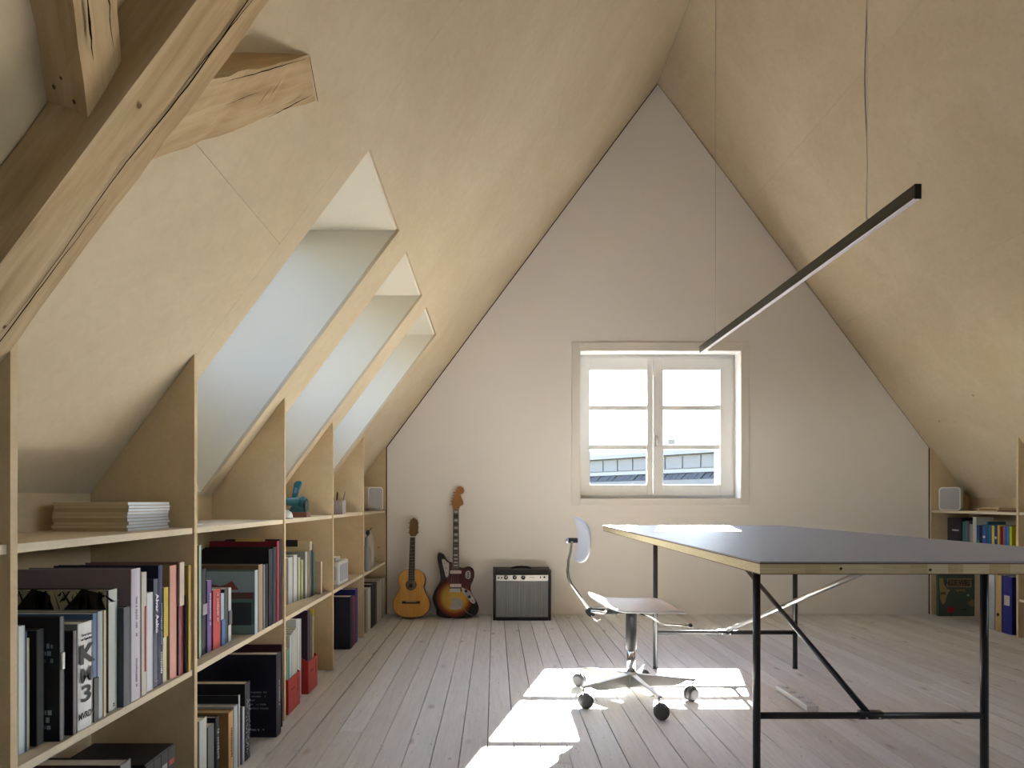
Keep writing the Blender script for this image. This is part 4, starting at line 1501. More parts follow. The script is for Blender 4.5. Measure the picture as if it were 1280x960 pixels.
# black grasses on that cover
root, d, w, h = B[9]
gr = MB()
rg = random.Random(9)
for k in range(46):
    x0 = d / 2 - rg.uniform(0.004, 0.272)
    zt = h - rg.uniform(0.0, 0.012)
    zb = 0.235 + rg.uniform(0.0, 0.05)
    xb = x0 + rg.uniform(-0.02, 0.02)
    ww = rg.uniform(0.0005, 0.0022)
    gr.add([(x0 - ww, -w / 2 - 0.0008, zt), (x0 + ww, -w / 2 - 0.0008, zt), (xb + ww * 2.5, -w / 2 - 0.0008, zb), (xb - ww * 2.5, -w / 2 - 0.0008, zb)], [(0, 1, 2, 3)])
for (xc, r_) in ((0.05, 0.06), (0.17, 0.055)):
    gr.add([(d / 2 - xc - r_, -w / 2 - 0.0008, 0.24), (d / 2 - xc + r_ * 0.8, -w / 2 - 0.0008, 0.24), (d / 2 - xc + r_ * 0.5, -w / 2 - 0.0008, 0.285), (d / 2 - xc - r_ * 0.2, -w / 2 - 0.0008, 0.296)], [(0, 1, 2, 3)])
gr.build('cover_print', mat('#14130f', 0.7), root)
spine_band(B[9], 0.262, 0.2635, '#8f958c')
spine_marks(B[9], 0.008, '#5c605a', 0.014, 0.008)
spine_marks(B[11], 0.008, '#9a93a3', 0.21, 0.10)
spine_marks(B[11], 0.008, '#9a93a3', 0.07, 0.07)
spine_band(B[12], 0.06, 0.23, '#c86a6c', 0.1, 0.7)
spine_text(B[14], 'Alvar Aalto', 0.019, '#eef0f2', 0.20, 1.2, bold=0.0006)
spine_band(B[14], 0.016, 0.017, '#cfd3d8', -0.6, 0.6)
spine_marks(B[15], 0.010, '#8f97b8', 0.17, 0.12)
spine_marks(B[15], 0.010, '#dfe2ea', 0.06, 0.06)
spine_band(B[16], 0.125, B[16][3], '#d0b53c')
spine_band(B[18], 0.20, B[18][3], '#d9c7b6')
cover_panel(B[18], 0.001, 0.26, 0.0, 0.198, '#2a1a2c')
spine_band(B[20], 0.0, B[20][3], '#b59544', -1.0, -0.2)

# ---- paper stack on the top shelf
JL = ['white edged journal at the bottom of the stack on the top shelf'] + ['white edged journal, %s from the bottom of the stack on the top shelf' % q for q in ('second', 'third', 'fourth', 'fifth', 'sixth', 'seventh', 'eighth')] + ['topmost white edged journal of the stack on the top shelf']
for k in range(9):
    z0 = Z1 + 0.0005 + k * 0.0086
    jx, jy = random.uniform(-0.003, 0.003), random.uniform(-0.002, 0.002)
    rt = thing('journal', (-1.058 + jx, 1.735 + jy, z0), JL[k], 'book', 'journals stacked on the top shelf')
    cov = MB()
    cov.box(-0.098, 0.098, -0.103, 0.103, 0, 0.0006)
    cov.box(-0.098, 0.098, -0.103, 0.103, 0.0074, 0.008)
    cov.box(-0.098, 0.098, -0.1036, -0.103, 0, 0.008)
    cov.build('cover', mat('#c2b08e' if k % 3 else '#ad9a78', 0.7), rt)
    MB().box(-0.097, 0.0985, -0.1029, 0.102, 0.0007, 0.0073).build('pages', mat('#dfe2e6', 0.8, key='white journal pages'), rt)

# ---- first bay, on the floor
rt = thing('box_file', (-1.025, 1.70, 0), 'black boxed set with printed spines on the floor under the shelf', 'box')
MB().box(-0.115, 0.113, -0.075, 0.075, 0.0, 0.252).build('case', mat('#1c1617', 0.5), rt, bevel=0.002)
for k in range(4):
    sp_ = MB().box(0.1125, 0.116, -0.073 + 0.037 * k, -0.073 + 0.037 * k + 0.035, 0.004, 0.248).build('spine', mat('#2a2526' if k % 2 else '#232122', 0.5), rt)
    MB().box(0.116, 0.1163, -0.068 + 0.037 * k, -0.068 + 0.037 * k + 0.025, 0.20, 0.215).build('spine_print', mat(('#a5a09a', '#b04a3a')[k == 3], 0.6), sp_)
row(0.0, -1, 'books on the floor of the bay with the paper stack', [
    (150, 164, 952.5, -0.912, 0.24, '#2a1c1c', '#8d8a88', 'thick hardback with cream page block in front of the black boxed set'),
    (118, 147, 959, -0.925, 0.22, '#57564e', '#6d6a60', 'olive grey hardback in front of the cream page block'),
])

# ---- second bay, middle shelf
B = row(Z2, -1, 'books on the middle shelf of the bay with the paper sheet', [
    (248.2, 252, 682, -0.945, 0.22, '#3a3d36', '#aab59c', 'tall pale green patterned book behind the second divider', {}),
    (252.3, 257.8, 711, -0.955, 0.23, '#15161c', '#1c1e26', 'black book with a grey band on its spine beside the purple one', {}),
    (258.2, 264.8, 725.6, -0.952, 0.16, '#3d4a86', '#7d5a95', 'purple paperback with white vertical lettering beside the red one', {'soft': True}),
    (266.3, 276, 737, -0.949, 0.16, '#a3262f', '#c04a4a', 'red paperback with white vertical lettering beside the purple one', {'soft': True}),
    (276.2, 280.4, 742, -0.949, 0.15, '#9fbac4', '#a9c6cf', 'thin pale blue paperback beside the red one', {'soft': True}),
    (280.6, 285.3, 736, -0.950, 0.16, '#1d1d20', '#4a4a4d', 'black and grey paperback next to the thin pale blue one', {'soft': True}),
    (285.5, 289.2, 735, -0.951, 0.16, '#b9b8b4', '#c9c9c5', 'off white paperback in front of the painted landscape cover', {'soft': True}),
    (318.3, 322.6, 712.8, -0.905, 0.285, '#4f6f6c', '#b9c3c9', 'large book with a painted landscape on its cover', {}),
    (323, 328.6, 705.7, -0.906, 0.28, '#6f5a48', '#a58f72', 'brown covered book with tan spine behind the landscape cover', {}),
    (329, 331.6, 706, -0.907, 0.27, '#3a3634', '#8d8884', 'thin grey spined book beside the tan spined one', {}),
    (332, 335, 705, -0.907, 0.27, '#191a1f', '#26272d', 'thin charcoal black book beside the thin grey spined one', {}),
    (336, 341, 686.5, -0.906, 0.285, '#14151d', '#1d1f29', 'tall black book with cream page edges', {'pages': '#d6cdb6'}),
    (341.4, 345.8, 684, -0.906, 0.28, '#1b1b22', '#2b2b33', 'tall black book wedged between cream edged and red ones', {}),
    (346.2, 349, 676.5, -0.905, 0.28, '#7a1c2b', '#a5303c', 'tall dark red book with yellow notes on top', {}),
    (349.4, 352.2, 674.5, -0.905, 0.23, '#15141a', '#1b1a21', 'tallest black book touching the third divider', {}),
])
spine_band(B[1], 0.13, 0.165, '#9a9a9c')
spine_marks(B[2], 0.011, '#e6dfec', 0.14, 0.11)
spine_marks(B[3], 0.013, '#f0dcd8', 0.14, 0.10)
spine_band(B[4], 0.0, 0.09, '#4a78a8')
spine_band(B[6], 0.06, 0.11, '#5a5a5c')
bk = B[7]
hh = bk[3]
cover_panel(bk, 0.002, 0.283, hh * 0.66, hh - 0.003, '#8fa3ab')
cover_panel(bk, 0.002, 0.283, hh * 0.0 + 0.002, hh * 0.16, '#6f8a86', 'cover_print')
root, d, w, h = bk
pr = MB()
pr.add([(d / 2 - 0.20, -w / 2 - 0.0009, h * 0.70), (d / 2 - 0.06, -w / 2 - 0.0009, h * 0.70), (d / 2 - 0.085, -w / 2 - 0.0009, h * 0.84), (d / 2 - 0.11, -w / 2 - 0.0009, h * 0.78), (d / 2 - 0.13, -w / 2 - 0.0009, h * 0.76), (d / 2 - 0.20, -w / 2 - 0.0009, h * 0.82)], [(0, 1, 2, 3, 4, 5)])
pr.build('painted_roof', mat('#8d4a42', 0.6), root)
cover_panel(bk, 0.012, 0.10, 0.035, h * 0.50, '#2b3038', 'painted_door', 0.0008)
cover_panel(bk, 0.006, 0.24, h * 0.56, h * 0.66, '#5b3634', 'painted_eaves', 0.0008)
for (x, y, c, ww) in ((-1.02, 2.575, '#d8bf72', 0.10), (-0.975, 2.577, '#d3b98c', 0.05)):
    zt = Z2 + B[13][3]
    o = MB().box(x - ww / 2, x + ww / 2, y - 0.002, y + 0.002, zt + 0.0006, zt + 0.014).build('sticky_note', mat(c, 0.7), None, loc=(x, y, zt))
    tag(o, ('long yellow paper note on top of the dark red book' if ww > 0.07 else 'short buff paper note on top of the dark red book'), 'paper note')

# paper sheets on the top shelf of that bay
o = MB().box(-1.19, -0.98, 1.90, 2.10, Z1 + 0.0005, Z1 + 0.004).build('paper_sheet', WHITEP, None, loc=(-1.085, 2.0, Z1))
tag(o, 'thin stack of white paper lying on the top shelf behind the second divider', 'paper')

# ---- second bay, on the floor
B = row(0.0, -1, 'books on the floor of the bay with the paper sheet', [
    (249, 258.6, 899, -0.912, 0.24, '#8d9080', '#d3d4cc', 'white spined book with green cover on the floor', {}),
    (260, 268, 907, -0.915, 0.20, '#5a5c5c', '#77797a', 'mid grey paperback on the floor beside the white spined book', {'soft': True}),
    (269.5, 274, 896, -0.912, 0.27, '#14171a', '#1d2226', 'black green book on the floor with lettering down its spine', {}),
    (285.5, 292, 889, -0.895, 0.24, '#9c7448', '#cfa873', 'wood brown book with tan spine on the floor', {'pages': '#cdb68c'}),
    (292.4, 297.4, 882, -0.900, 0.26, '#a9b3b6', '#c3cdd0', 'pale blue white book on the floor beside the wood brown one', {}),
    (297.8, 300.4, 869, -0.905, 0.28, '#1c1e28', '#c9c9c9', 'white spined book with dark cover on the floor', {}),
    (300.8, 303.2, 884, -0.900, 0.20, '#6d6a80', '#77748a', 'thin purple grey booklet on the floor', {'soft': True}),
    (303.4, 305.8, 884, -0.901, 0.20, '#c8c8c6', '#d3d3d1', 'thin white booklet on the floor beside the purple grey one', {'soft': True}),
    (306.2, 312.6, 853, -0.900, 0.285, '#191920', '#2a2b33', 'black hardback with speckled spine and cream page edges on the floor', {'pages': '#d9d0ae'}),
    (345.4, 351.2, 816.5, -0.868, 0.33, '#17162a', '#23222f', 'very large navy book with white print on its cover on the floor', {'pages': '#cfc9b2'}),
    (352, 353.4, 806, -0.885, 0.24, '#3a1c22', '#3f2a2a', 'dark maroon hardback behind the very large navy book', {}),
])
spine_marks(B[2], 0.018, '#a9adb0', 0.14, 0.10)
spine_marks(B[3], 0.014, '#8a5a30', 0.12, 0.10)
root, d, w, h = B[8]
sp = MB()
rg = random.Random(4)
for k in range(70):
    yy, zz = rg.uniform(-w / 2 * 0.8, w / 2 * 0.8), rg.uniform(0.02, h - 0.06)
    sp.box(d / 2 + 0.002, d / 2 + 0.0036, yy - 0.0012, yy + 0.0012, zz - 0.002, zz + 0.002)
sp.build('spine_speckle', mat('#c9c9c9', 0.6), root)['kind'] = 'stuff'
root, d, w, h = B[9]
for k, ln_ in enumerate((0.105, 0.10, 0.06, 0.11, 0.112)):
    cover_marks(B[9], 0.009, '#8d8d98', 0.145, h * 0.545 - 0.016 * k, ln_)
cover_marks(B[9], 0.011, '#b5b5bd', 0.10, 0.03, 0.05)
spine_marks(B[9], 0.012, '#b9b9c0', 0.17, 0.10)

# ---- third bay, middle shelf
B = row(Z2, -1, 'books on the middle shelf under the teal tool', [
    (360.5, 365.8, 697, -1.000, 0.16, '#c4c5c0', '#cfd0cb', 'white magazine row first behind the third divider', {'soft': True}),
    (366.4, 371.5, 694, -0.995, 0.16, '#cdced0', '#d9dade', 'brightest white paperback among the magazines under the teal tool', {'soft': True}),
    (372, 375.4, 697, -0.99, 0.15, '#b9bd9c', '#c2c7a6', 'thin pale green booklet with white top', {'soft': True}),
    (375.8, 379, 700, -0.985, 0.15, '#aeb57f', '#b9c08c', 'thin yellow green booklet beside the pale green one', {'soft': True}),
    (379.6, 384, 690, -0.975, 0.22, '#7d8484', '#c3c3cc', 'lilac white book with grey cover', {}),
    (384.4, 389.2, 677, -0.965, 0.24, '#c9bb98', '#55575a', 'tall book with cream cover and dark grey lower spine', {}),
    (389.4, 391.4, 680, -0.962, 0.24, '#151618', '#1b1c1e', 'thin tall black book beside the cream covered one', {}),
    (391.6, 394, 690, -0.965, 0.20, '#3f6257', '#4d7466', 'slim dark green book beside the tall black one', {}),
    (400.6, 402.8, 702, -0.935, 0.17, '#b59a83', '#d3c2a4', 'small buff slipcase standing last on the shelf under the teal tool', {}),
])
spine_band(B[5], 0.245, B[5][3], '#cfc3a2')
cover_panel(B[5], 0.06, 0.22, 0.265, 0.30, '#1d2223')

# ---- third bay, floor: red magazine holders
def holder(lab, ya, yb, xf, h, depth, mags):
    rt = thing('magazine_holder', (xf - depth / 2, (ya + yb) / 2, 0), lab, 'magazine holder', 'red magazine holders on the floor')
    w = yb - ya
    rm = mat('#b8362f', 0.45, key='red plastic')
    t = 0.003
    MB().box(-depth / 2, depth / 2, -w / 2, w / 2, 0.0005, 0.004).build('base', rm, rt)
    MB().box(depth / 2 - t, depth / 2, -w / 2, w / 2, 0.004, h).build('front', rm, rt, bevel=0.001)
    MB().box(-depth / 2, -depth / 2 + t, -w / 2, w / 2, 0.004, h * 1.9).build('back', rm, rt, bevel=0.001)
    for s_ in (-1, 1):
        y0 = s_ * w / 2 - (t if s_ > 0 else 0)
        MB().prism([(-depth / 2 + t, 0.004), (depth / 2 - t, 0.004), (depth / 2 - t, h), (-depth / 2 + t, h * 1.9)], y0, y0 + t).build('side', rm, rt)
    MB().box(depth / 2, depth / 2 + 0.0008, -w * 0.22, w * 0.05, h * 0.62, h * 0.68).build('label_slot', mat('#7c1f1c', 0.5), rt)
    MB().box(depth / 2, depth / 2 + 0.0008, w * 0.28, w * 0.34, h * 0.45, h * 0.86).build('finger_slot', mat('#7c1f1c', 0.5), rt)
    y = ya + 0.006
    for (lab2, th, hh, dep, c1, c2) in mags:
        book(lab2, 'magazines in the red holders', -1, y, y + th, xf - 0.006, 0.004, hh, dep, c1, c2, soft=True, name='magazine')
        y += th + 0.0012


holder('red plastic magazine holder full of white magazines, next to the third divider', 2.735, 2.90, -0.905, 0.152, 0.26, [
    ('white magazine with green and blue spine in the red holder', 0.030, 0.285, 0.21, '#c9c9c5', '#3d8c76'),
    ('thick white magazine beside the green and blue spined one', 0.026, 0.335, 0.21, '#cdccc6', '#c9c9c4'),
    ('white magazine with pale grey spine in the middle of the red holder', 0.022, 0.342, 0.21, '#d6d5d0', '#bfc0be'),
    ('white glossy magazine in the red holder, beside the tall loose one', 0.024, 0.347, 0.21, '#dad9d5', '#d0d0ce'),
    ('tall cream magazine last in the red holder full of white ones', 0.03, 0.352, 0.22, '#d6d3c8', '#c7c3b4'),
])
for k in range(3):
    book(('loose white magazine with pale grey spine against the first red holder', 'loose white magazine with whitest spine between the two red holders', 'loose white magazine with blue grey spine beside the second red holder')[k], 'loose white magazines between the holders', -1, 2.906 + 0.026 * k, 2.906 + 0.026 * k + 0.024, -0.925, 0.0, 0.385 - 0.004 * k, 0.21, '#dadad8', ('#c3c4c4', '#d5d5d3', '#b4b6b8')[k], soft=True, name='magazine')
holder('red plastic magazine holder with dark and yellow magazines, further from the third divider', 3.03, 3.185, -0.905, 0.158, 0.26, [
    ('tall dark plum folder in the red holder', 0.038, 0.402, 0.24, '#3a2a34', '#4a3842'),
    ('black magazine with a pink streak on its spine in the red holder', 0.03, 0.375, 0.21, '#2a2a2e', '#6a5a62'),
    ('grey magazine between the black and yellow ones in the red holder', 0.022, 0.36, 0.21, '#6e7072', '#808284'),
    ('yellow magazine standing upright in the red holder', 0.012, 0.392, 0.21, '#d6cc3e', '#ddd54a'),
])

# ---- fourth bay, floor: folders
row(0.0, -1, 'folders on the floor under the white radio', [
    (437.5, 441.5, 745, -0.915, 0.285, '#24263c', '#2a2b3c', 'large dark slate blue folder on the floor under the white radio', {}),
    (441.8, 443.4, 745, -0.917, 0.26, '#a83a4a', '#b54657', 'thin red folder between the slate and blue ones', {}),
    (443.8, 447, 736, -0.918, 0.28, '#2c2f7a', '#34388a', 'royal blue ring binder beside the thin red folder', {}),
])
# ---- fifth bay, floor
B = row(0.0, -1, 'books on the floor next to the gable wall', [
    (457.6, 459.4, 737, -0.912, 0.24, '#8f9489', '#a9aea2', 'grey green book on the floor beside the last divider', {}),
    (459.7, 463.4, 735, -0.912, 0.24, '#b9bbb5', '#c8cac5', 'pale grey book on the floor beside the grey green one', {}),
    (463.7, 467.6, 730, -0.908, 0.26, '#1d1a2c', '#2a2740', 'dark indigo binder on the floor near the gable wall', {}),
    (467.9, 470.8, 729, -0.906, 0.26, '#24232c', '#3a3a42', 'black folder on the floor beside the indigo binder', {}),
    (471.1, 474, 726, -0.905, 0.26, '#b3a998', '#c3bcab', 'beige ring binder on the floor beside the black folder', {}),
    (474.3, 477.4, 724, -0.904, 0.26, '#c2bdb0', '#d0cabd', 'cream ring binder on the floor beside the beige one', {}),
    (477.7, 481, 723, -0.904, 0.26, '#5a4a50', '#cfcabd', 'cream ring binder with plum lid on the floor next to the gable wall', {}),
])

# ------------------------------------------------------------------ small things on the left shelves
TEAL = mat('#2f6d7c', 0.35, key='teal enamel')
tool = thing('sharpener', (-0.955, 3.05, Z1), 'teal cast metal desk tool with upright lever on a brown wooden block', 'tool')
MB().box(-0.055, 0.045, -0.035, 0.035, 0.0005, 0.024).build('wooden_block', mat('#7a4a36', 0.6), tool, bevel=0.001)
bd = MB()
bd.tube([(-0.062, -0.005, 0.075), (-0.055, -0.005, 0.075), (0.0, -0.005, 0.077), (0.006, -0.005, 0.077)], [0.018, 0.022, 0.024, 0.022], 18)
bd.tube([(0.006, -0.005, 0.078), (0.010, -0.005, 0.078), (0.026, -0.005, 0.07), (0.030, -0.005, 0.07)], [0.02, 0.027, 0.027, 0.02], 18)
bd.hexa([(-0.05, -0.02, 0.025), (0.03, -0.02, 0.025), (0.03, 0.012, 0.025), (-0.05, 0.012, 0.025), (-0.03, -0.015, 0.06), (0.02, -0.015, 0.06), (0.02, 0.008, 0.06), (-0.03, 0.008, 0.06)])
bd.build('housing', TEAL, tool)
MB().lathe([(0.012, 0.031), (0.030, 0.033), (0.030, 0.039), (0.012, 0.041)], (0, -0.005, 0.058), 22, axis='x').build('wheel', mat('#243b38', 0.4), tool)
lv = MB()
lv.prism([(-0.034, 0.09), (-0.012, 0.09), (0.000, 0.13), (0.016, 0.165), (0.012, 0.177), (-0.010, 0.177), (-0.022, 0.165), (-0.028, 0.13)], -0.017, 0.007, 'y')
lo = lv.build('lever', TEAL, tool, bevel=0.004)
MB().prism([(-0.022, 0.118), (-0.010, 0.116), (-0.004, 0.143), (-0.017, 0.145)], -0.0195, -0.0172, 'y').build('badge', mat('#6d94c4', 0.4), lo)
MB().lathe([(0.008, -0.085), (0.024, -0.08), (0.024, -0.066), (0.01, -0.062)], (0, -0.005, 0.058), 18, axis='x').build('crank_disc', mat('#2a2526', 0.4), tool)
ball = thing('white_dome', (-0.918, 2.745, Z1), 'small white rounded dome lying on the top shelf next to the teal tool', 'ornament')  # unidentified white dome, not part of any lamp
MB().lathe([(0.026, 0.0005), (0.029, 0.006), (0.028, 0.018), (0.023, 0.029), (0.013, 0.037), (0.003, 0.040)], (0, 0, 0), 22).build('dome', mat('#e6e6e2', 0.4), ball)
MB().lathe([(0.0295, 0.0006), (0.0305, 0.003), (0.0295, 0.0055)], (0, 0, 0), 22).build('rim', mat('#8d9694', 0.4), ball)

cup = thing('pen_cup', (-0.935, 3.70, Z1), 'grey square cup holding dark pens on the top shelf', 'pen cup')
cu = MB()
w2, hh = 0.042, 0.082
for (x0, x1, y0, y1) in ((-w2, w2, -w2, -w2 + 0.004), (-w2, w2, w2 - 0.004, w2), (-w2, -w2 + 0.004, -w2 + 0.004, w2 - 0.004), (w2 - 0.004, w2, -w2 + 0.004, w2 - 0.004)):
    cu.box(x0, x1, y0, y1, 0.005, hh)
cu.box(-w2, w2, -w2, w2, 0.0005, 0.005)
cu.build('cup', mat('#a39a98', 0.5), cup)
for k, (x, y, dx, dy, hh2, c) in enumerate(((-0.02, 0.0, -0.012, 0.0, 0.135, '#1c1a1c'), (-0.005, -0.01, 0.012, -0.01, 0.132, '#2a2426'), (0.015, 0.01, 0.03, 0.006, 0.130, '#2e2a2c'), (0.022, -0.012, 0.034, -0.014, 0.136, '#8d8a8a'), (-0.015, 0.018, -0.02, 0.02, 0.128, '#33282a'))):
    p = MB().tube([(x, y, 0.006), (x + dx * 0.9, y + dy * 0.9, hh2 * 0.92), (x + dx, y + dy, hh2)], [0.0042, 0.0042, 0.0022], 8)
    po = p.build('pen', mat(c, 0.4), None)
    po.location = (-0.935, 3.70, Z1)
    tag(po, 'dark pen standing in the grey square cup', 'pen', 'pens in the grey cup') if c != '#8d8a8a' else tag(po, 'light grey pen standing among the dark pens in the cup', 'pen', 'pens in the grey cup')


def speaker(lab, loc, rz):
    rt = thing('loudspeaker', loc, lab, 'speaker', 'white shelf loudspeakers', rz=rz)
    MB().prism(rounded(0.145, 0.188, 0.026, 6, 0, 0.0945), -0.058, 0.058, 'y', sm=True).build('cabinet', mat('#e3ded2', 0.45, key='speaker white'), rt, bevel=0.004)
    MB().prism(rounded(0.127, 0.170, 0.020, 6, 0, 0.0945), -0.0605, -0.0582, 'y').build('grille', mat('#a9a7a8', 0.8, key='speaker grille'), rt)
    return rt


speaker('white rounded loudspeaker on the shelf beside the skylight bookcase end', (-0.985, 4.985, Z1 + 0.0005), math.radians(46))
speaker('white rounded loudspeaker on the shelf behind the work table', (3.68, 5.035, Z1 + 0.0005), math.radians(-44))

radio = thing('radio', (-0.965, 3.80, Z2), 'white table radio with grey front on the middle shelf', 'radio')
MB().box(-0.055, 0.045, -0.12, 0.12, 0.002, 0.142).build('case', mat('#d5d3cd', 0.5, key='radio white'), radio, bevel=0.008)
MB().prism(rounded(0.19, 0.10, 0.012, 4, 0.0, 0.072), 0.0452, 0.047, 'x').build('grille', mat('#a9acb2', 0.6), radio)
MB().prism(rounded(0.075, 0.085, 0.01, 4, -0.005, 0.075), -0.1218, -0.1202, 'y').build('side_panel', mat('#b3b6bb', 0.6), radio)
MB().box(-0.04, 0.02, -0.09, 0.02, 0.1425, 0.165).build('top_module', mat('#cfcdc7', 0.5), radio, bevel=0.005)

vase = thing('bottle_vase', (-0.925, 4.50, Z2), 'grey glass bottle vase holding a dark twig on the middle shelf', 'vase')
MB().lathe([(0.030, 0.0005), (0.034, 0.006), (0.034, 0.12), (0.030, 0.15), (0.014, 0.18), (0.012, 0.235), (0.015, 0.24)], (0, 0, 0), 20).build('glass', mat('#8d8a86', 0.25), vase)
MB().tube([(0, 0, 0.22), (0.01, -0.01, 0.27), (0.035, -0.02, 0.305), (0.05, -0.02, 0.31)], [0.003, 0.0035, 0.003, 0.001], 6).build('twig', mat('#2b2a28', 0.7), vase)
MB().lathe([(0.004, 0.25), (0.016, 0.268), (0.012, 0.285), (0.003, 0.295)], (0.012, -0.012, 0), 10).build('bud', mat('#2e2c2c', 0.7), vase)
MB().lathe([(0.055, 0.0005), (0.068, 0.01), (0.072, 0.12), (0.066, 0.22), (0.045, 0.262), (0.04, 0.275), (0.036, 0.275), (0.036, 0.26), (0.05, 0.22)], (0, 0, 0), 28).build('jug', mat('#aaa199', 0.5), None)
jug = bpy.data.objects['jug']
jug.location = (-0.985, 4.74, Z2)
tag(jug, 'tall pale grey jug behind the bottle vase', 'jug')
bwl = MB().lathe([(0.03, 0.0005), (0.075, 0.03), (0.09, 0.05), (0.086, 0.05), (0.06, 0.022), (0.0, 0.012)], (0, 0, 0), 24).build('bowl', mat('#9c8c7a', 0.6), None)
bwl.location = (-1.02, 4.95, Z2)
tag(bwl, 'low brown bowl on the middle shelf next to the gable wall', 'bowl')

# ------------------------------------------------------------------ right bookcase contents (behind the table)
rt = thing('storage_box', (3.76, 4.965, RZ2), 'dark plum box with a white label on the shelf behind the table', 'box')
MB().box(-0.105, 0.14, -0.075, 0.075, 0.0005, 0.245).build('carton', mat('#2c2126', 0.6), rt, bevel=0.002)
MB().box(-0.1058, -0.1052, -0.05, 0.02, 0.14, 0.152).build('label_strip', mat('#c9c5bf', 0.6), rt)
GRB = 'paperbacks in the row behind the table'
seq = [('#2f6f66', 'teal', 1203, 1206.6, 652), ('#6b6f70', 'stone grey', 1206.9, 1209, 651), ('#54585c', 'dark grey', 1209.2, 1211.3, 651.5), ('#5f7ea6', 'sky blue', 1211.5, 1213, 655),
       ('#b7a98c', 'buff cream', 1213.2, 1215.6, 655.5), ('#cfcabb', 'tall off white', 1216, 1220.4, 646.5), ('#2b4a86', 'blue with green foot', 1220.8, 1224.2, 656.5), ('#20262c', 'near black', 1224.5, 1227.6, 657),
       ('#2f5a9c', 'bright blue starred', 1228, 1232.4, 655.8), ('#24506a', 'petrol blue', 1232.8, 1235.3, 652), ('#345f8c', 'steel blue', 1235.6, 1239.4, 656), ('#d3c62c', 'yellow', 1239.8, 1242.6, 657),
       ('#2e4590', 'deep blue with white star', 1243, 1246.6, 657), ('#d6b51e', 'golden yellow', 1247, 1249.3, 656.5), ('#a82c34', 'red', 1249.5, 1250.8, 658), ('#26221f', 'black', 1251, 1253.2, 658),
       ('#c2543a', 'orange red', 1253.6, 1255.6, 657.5), ('#2d56a6', 'cobalt blue', 1255.9, 1258.3, 657.5), ('#3a78b4', 'light blue', 1258.6, 1260.9, 657.5), ('#3f9a4a', 'green', 1261.1, 1262.2, 658), ('#d9d030', 'lemon yellow', 1262.4, 1264.4, 658)]
for (c, nm, xl, xr, yt) in seq:
    bk = row(RZ2, 1, GRB, [(xl, xr, yt, 3.655, 0.13, c, c, nm + ' paperback spine in the colourful row behind the table', {'soft': True})])[0]
    if 'star' in nm:
        spine_band(bk, 0.10, 0.118, '#d9dce6', -0.5, 0.5, 'star_mark')
    if 'foot' in nm:
        spine_band(bk, 0.0, 0.08, '#2f8c5a', -1, 1)
pa = thing('flat_box', (3.74, 4.62, Z1), 'flat pale carton lying on the top shelf behind the table', 'box')
MB().box(-0.09, 0.09, -0.10, 0.10, 0.0005, 0.026).build('carton', mat('#c4ab85', 0.7), pa, bevel=0.001)
MB().box(-0.0905, -0.0901, -0.08, 0.08, 0.008, 0.019).build('edge_print', mat('#8a6c45', 0.7), pa)
MB().box(-0.07, 0.07, -0.08, 0.08, 0.0263, 0.0275).build('paper_cover', mat('#d8c8a8', 0.7), pa)
o = MB().box(3.63, 3.85, 4.36, 4.51, Z1 + 0.0005, Z1 + 0.012).build('notebook', mat('#7a4f33', 0.6), None, loc=(3.74, 4.43, Z1))
tag(o, 'brown notebook lying on the top shelf next to the flat carton', 'notebook')
o = MB().tube([(3.80, 4.95, Z1 + 0.003), (3.74, 4.90, Z1 + 0.003), (3.68, 4.86, Z1 + 0.012), (3.66, 4.80, Z1 + 0.014), (3.69, 4.76, Z1 + 0.004), (3.78, 4.76, Z1 + 0.003)], 0.0025, 8).build('cable', mat('#4a3a26', 0.5), None, loc=(3.74, 4.86, Z1))
tag(o, 'thin dark cable looped on the shelf beside the white loudspeaker', 'cable')

# large picture book standing on the floor, cover towards us
PB = thing('picture_book', (3.75, 5.085, 0), 'large green children picture book with a map standing under the table shelf', 'book')
pb_x0, pb_x1 = (1174.5 - VX) / F * 5.06, (1219.5 - VX) / F * 5.06
PB.location = ((pb_x0 + pb_x1) / 2, 5.085, 0)
PW, PHH = pb_x1 - pb_x0, 0.40
MB().box(-PW / 2, PW / 2, -0.014, 0.014, 0.0005, PHH).build('cover', mat('#4a5c4e', 0.5, key='map green'), PB, bevel=0.001)


def pz(y):
    return (y - 0)


def pbx(zx):
    return min((1150 + zx / 8.73 - VX) / F * 5.07 - PB.location.x, PW / 2 - 0.003)


def pbz(zy):
    return H - (710 + zy / 8.73 - VY) / F * 5.07


def pprint(pts, col, lvl=1, name='cover_print'):
    mb = MB()
    mb.add([(pbx(a), -0.0143 - 0.0002 * lvl, pbz(b)) for a, b in pts], [list(range(len(pts)))])
    return mb.build(name, mat(col, 0.6), PB)


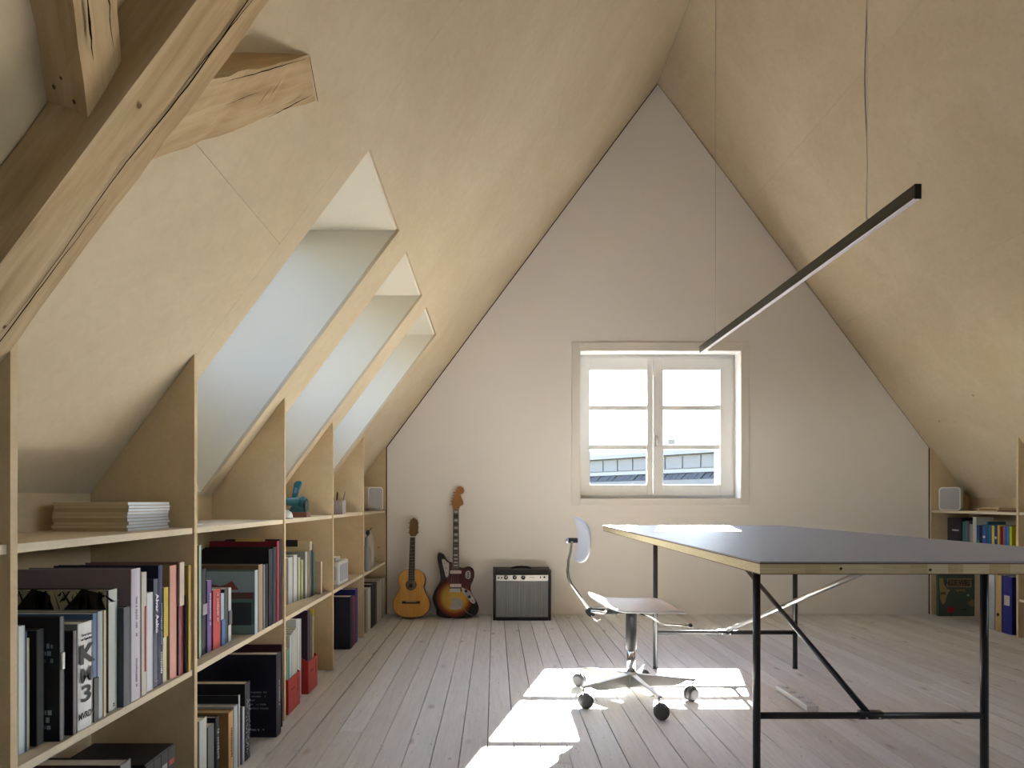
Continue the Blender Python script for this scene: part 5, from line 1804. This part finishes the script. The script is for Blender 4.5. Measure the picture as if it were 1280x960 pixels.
pprint([(295, 115), (565, 115), (560, 210), (290, 205)], '#a89878')
pprint([(304, 122), (556, 124), (552, 203), (300, 198)], '#77634a', 2)
text('ALLE WELT', 0.058, mat('#1e1814', 0.7), PB, 'cover_title', (pbx(428), -0.0152, pbz(163)), (math.pi / 2, 0, 0), sx=0.80)
pprint([(210, 110), (250, 110), (262, 180), (300, 230), (330, 240), (290, 310), (275, 380), (245, 400), (222, 340), (215, 250)], '#a89a72')
pprint([(222, 265), (285, 262), (280, 290), (225, 290)], '#6a5a40', 2)
pprint([(380, 235), (490, 232), (500, 262), (440, 250), (410, 262)], '#8b8260')
pprint([(520, 380), (560, 345), (620, 345), (630, 385), (585, 425), (540, 410)], '#8c7c56')
pprint([(302, 432), (325, 420), (372, 435), (374, 478), (345, 490), (305, 478)], '#a5182c', 2, 'cover_balloon')
pprint([(215, 525), (540, 535), (540, 552), (220, 550)], '#9a8c5c')
pprint([(330, 490), (345, 492), (342, 552), (328, 552)], '#5a3c28', 3)
pprint([(440, 450), (520, 440), (505, 458), (450, 460)], '#2c3a30', 2)
pprint([(510, 290), (535, 285), (540, 305), (515, 310)], '#a9ab98', 2)

GRF = 'binders on the floor behind the table leg'


def binder(lab, ya, yb, xs, h, dep, col, spine=None):
    return book(lab, GRF, 1, ya, yb, xs, 0.0, h, dep, col, spine, name='binder')


def yof(px, xs):
    return xs * F / (px - VX)


xs = 3.625
binder('pale grey box file on the floor beside the picture book', yof(1230, xs), yof(1224.5, xs), xs, 0.47, 0.25, '#b3b3b1')
binder('white box file on the floor behind the right table leg', yof(1243, xs), yof(1231, xs), xs, 0.40, 0.25, '#c3c8ca')
bc = binder('cream binder with a dark finger hole on the floor', yof(1252.2, xs), yof(1243.8, xs), xs, 0.405, 0.26, '#6d5c52', '#c9ab76')
bb = binder('royal blue ring binder with a white label on the floor', yof(1265, xs - 0.01), yof(1253, xs - 0.01), xs - 0.01, 0.405, 0.27, '#26276a', '#2b2f86')
spine_band(bb, 0.20, 0.27, '#cfc9b6', -0.55, 0.55, 'spine_label')
root, d, w, h = bc
MB().lathe([(0.012, d / 2 + 0.0034), (0.012, d / 2 + 0.0042)], (0, 0.0, 0.12), 16, axis='x').build('finger_hole', mat('#1a120c', 0.8), root)
so = thing('wall_socket', (XRB - 0.0135, 4.56, 0.475), 'white wall socket with a black plug above the box files', 'socket')
MB().box(-0.008, 0.0, -0.06, 0.045, -0.04, 0.04).build('plate', mat('#cfccc6', 0.5), so, bevel=0.003)
MB().tube([(-0.008, 0, 0), (-0.035, 0, 0.0), (-0.045, 0.01, -0.01)], [0.019, 0.017, 0.008], 14).build('plug', BLACK, so)
MB().tube([(-0.045, 0.01, -0.01), (-0.07, 0.03, -0.03), (-0.08, 0.10, -0.06), (-0.07, 0.2, -0.06)], 0.004, 8).build('plug_cord', BLACK, so)
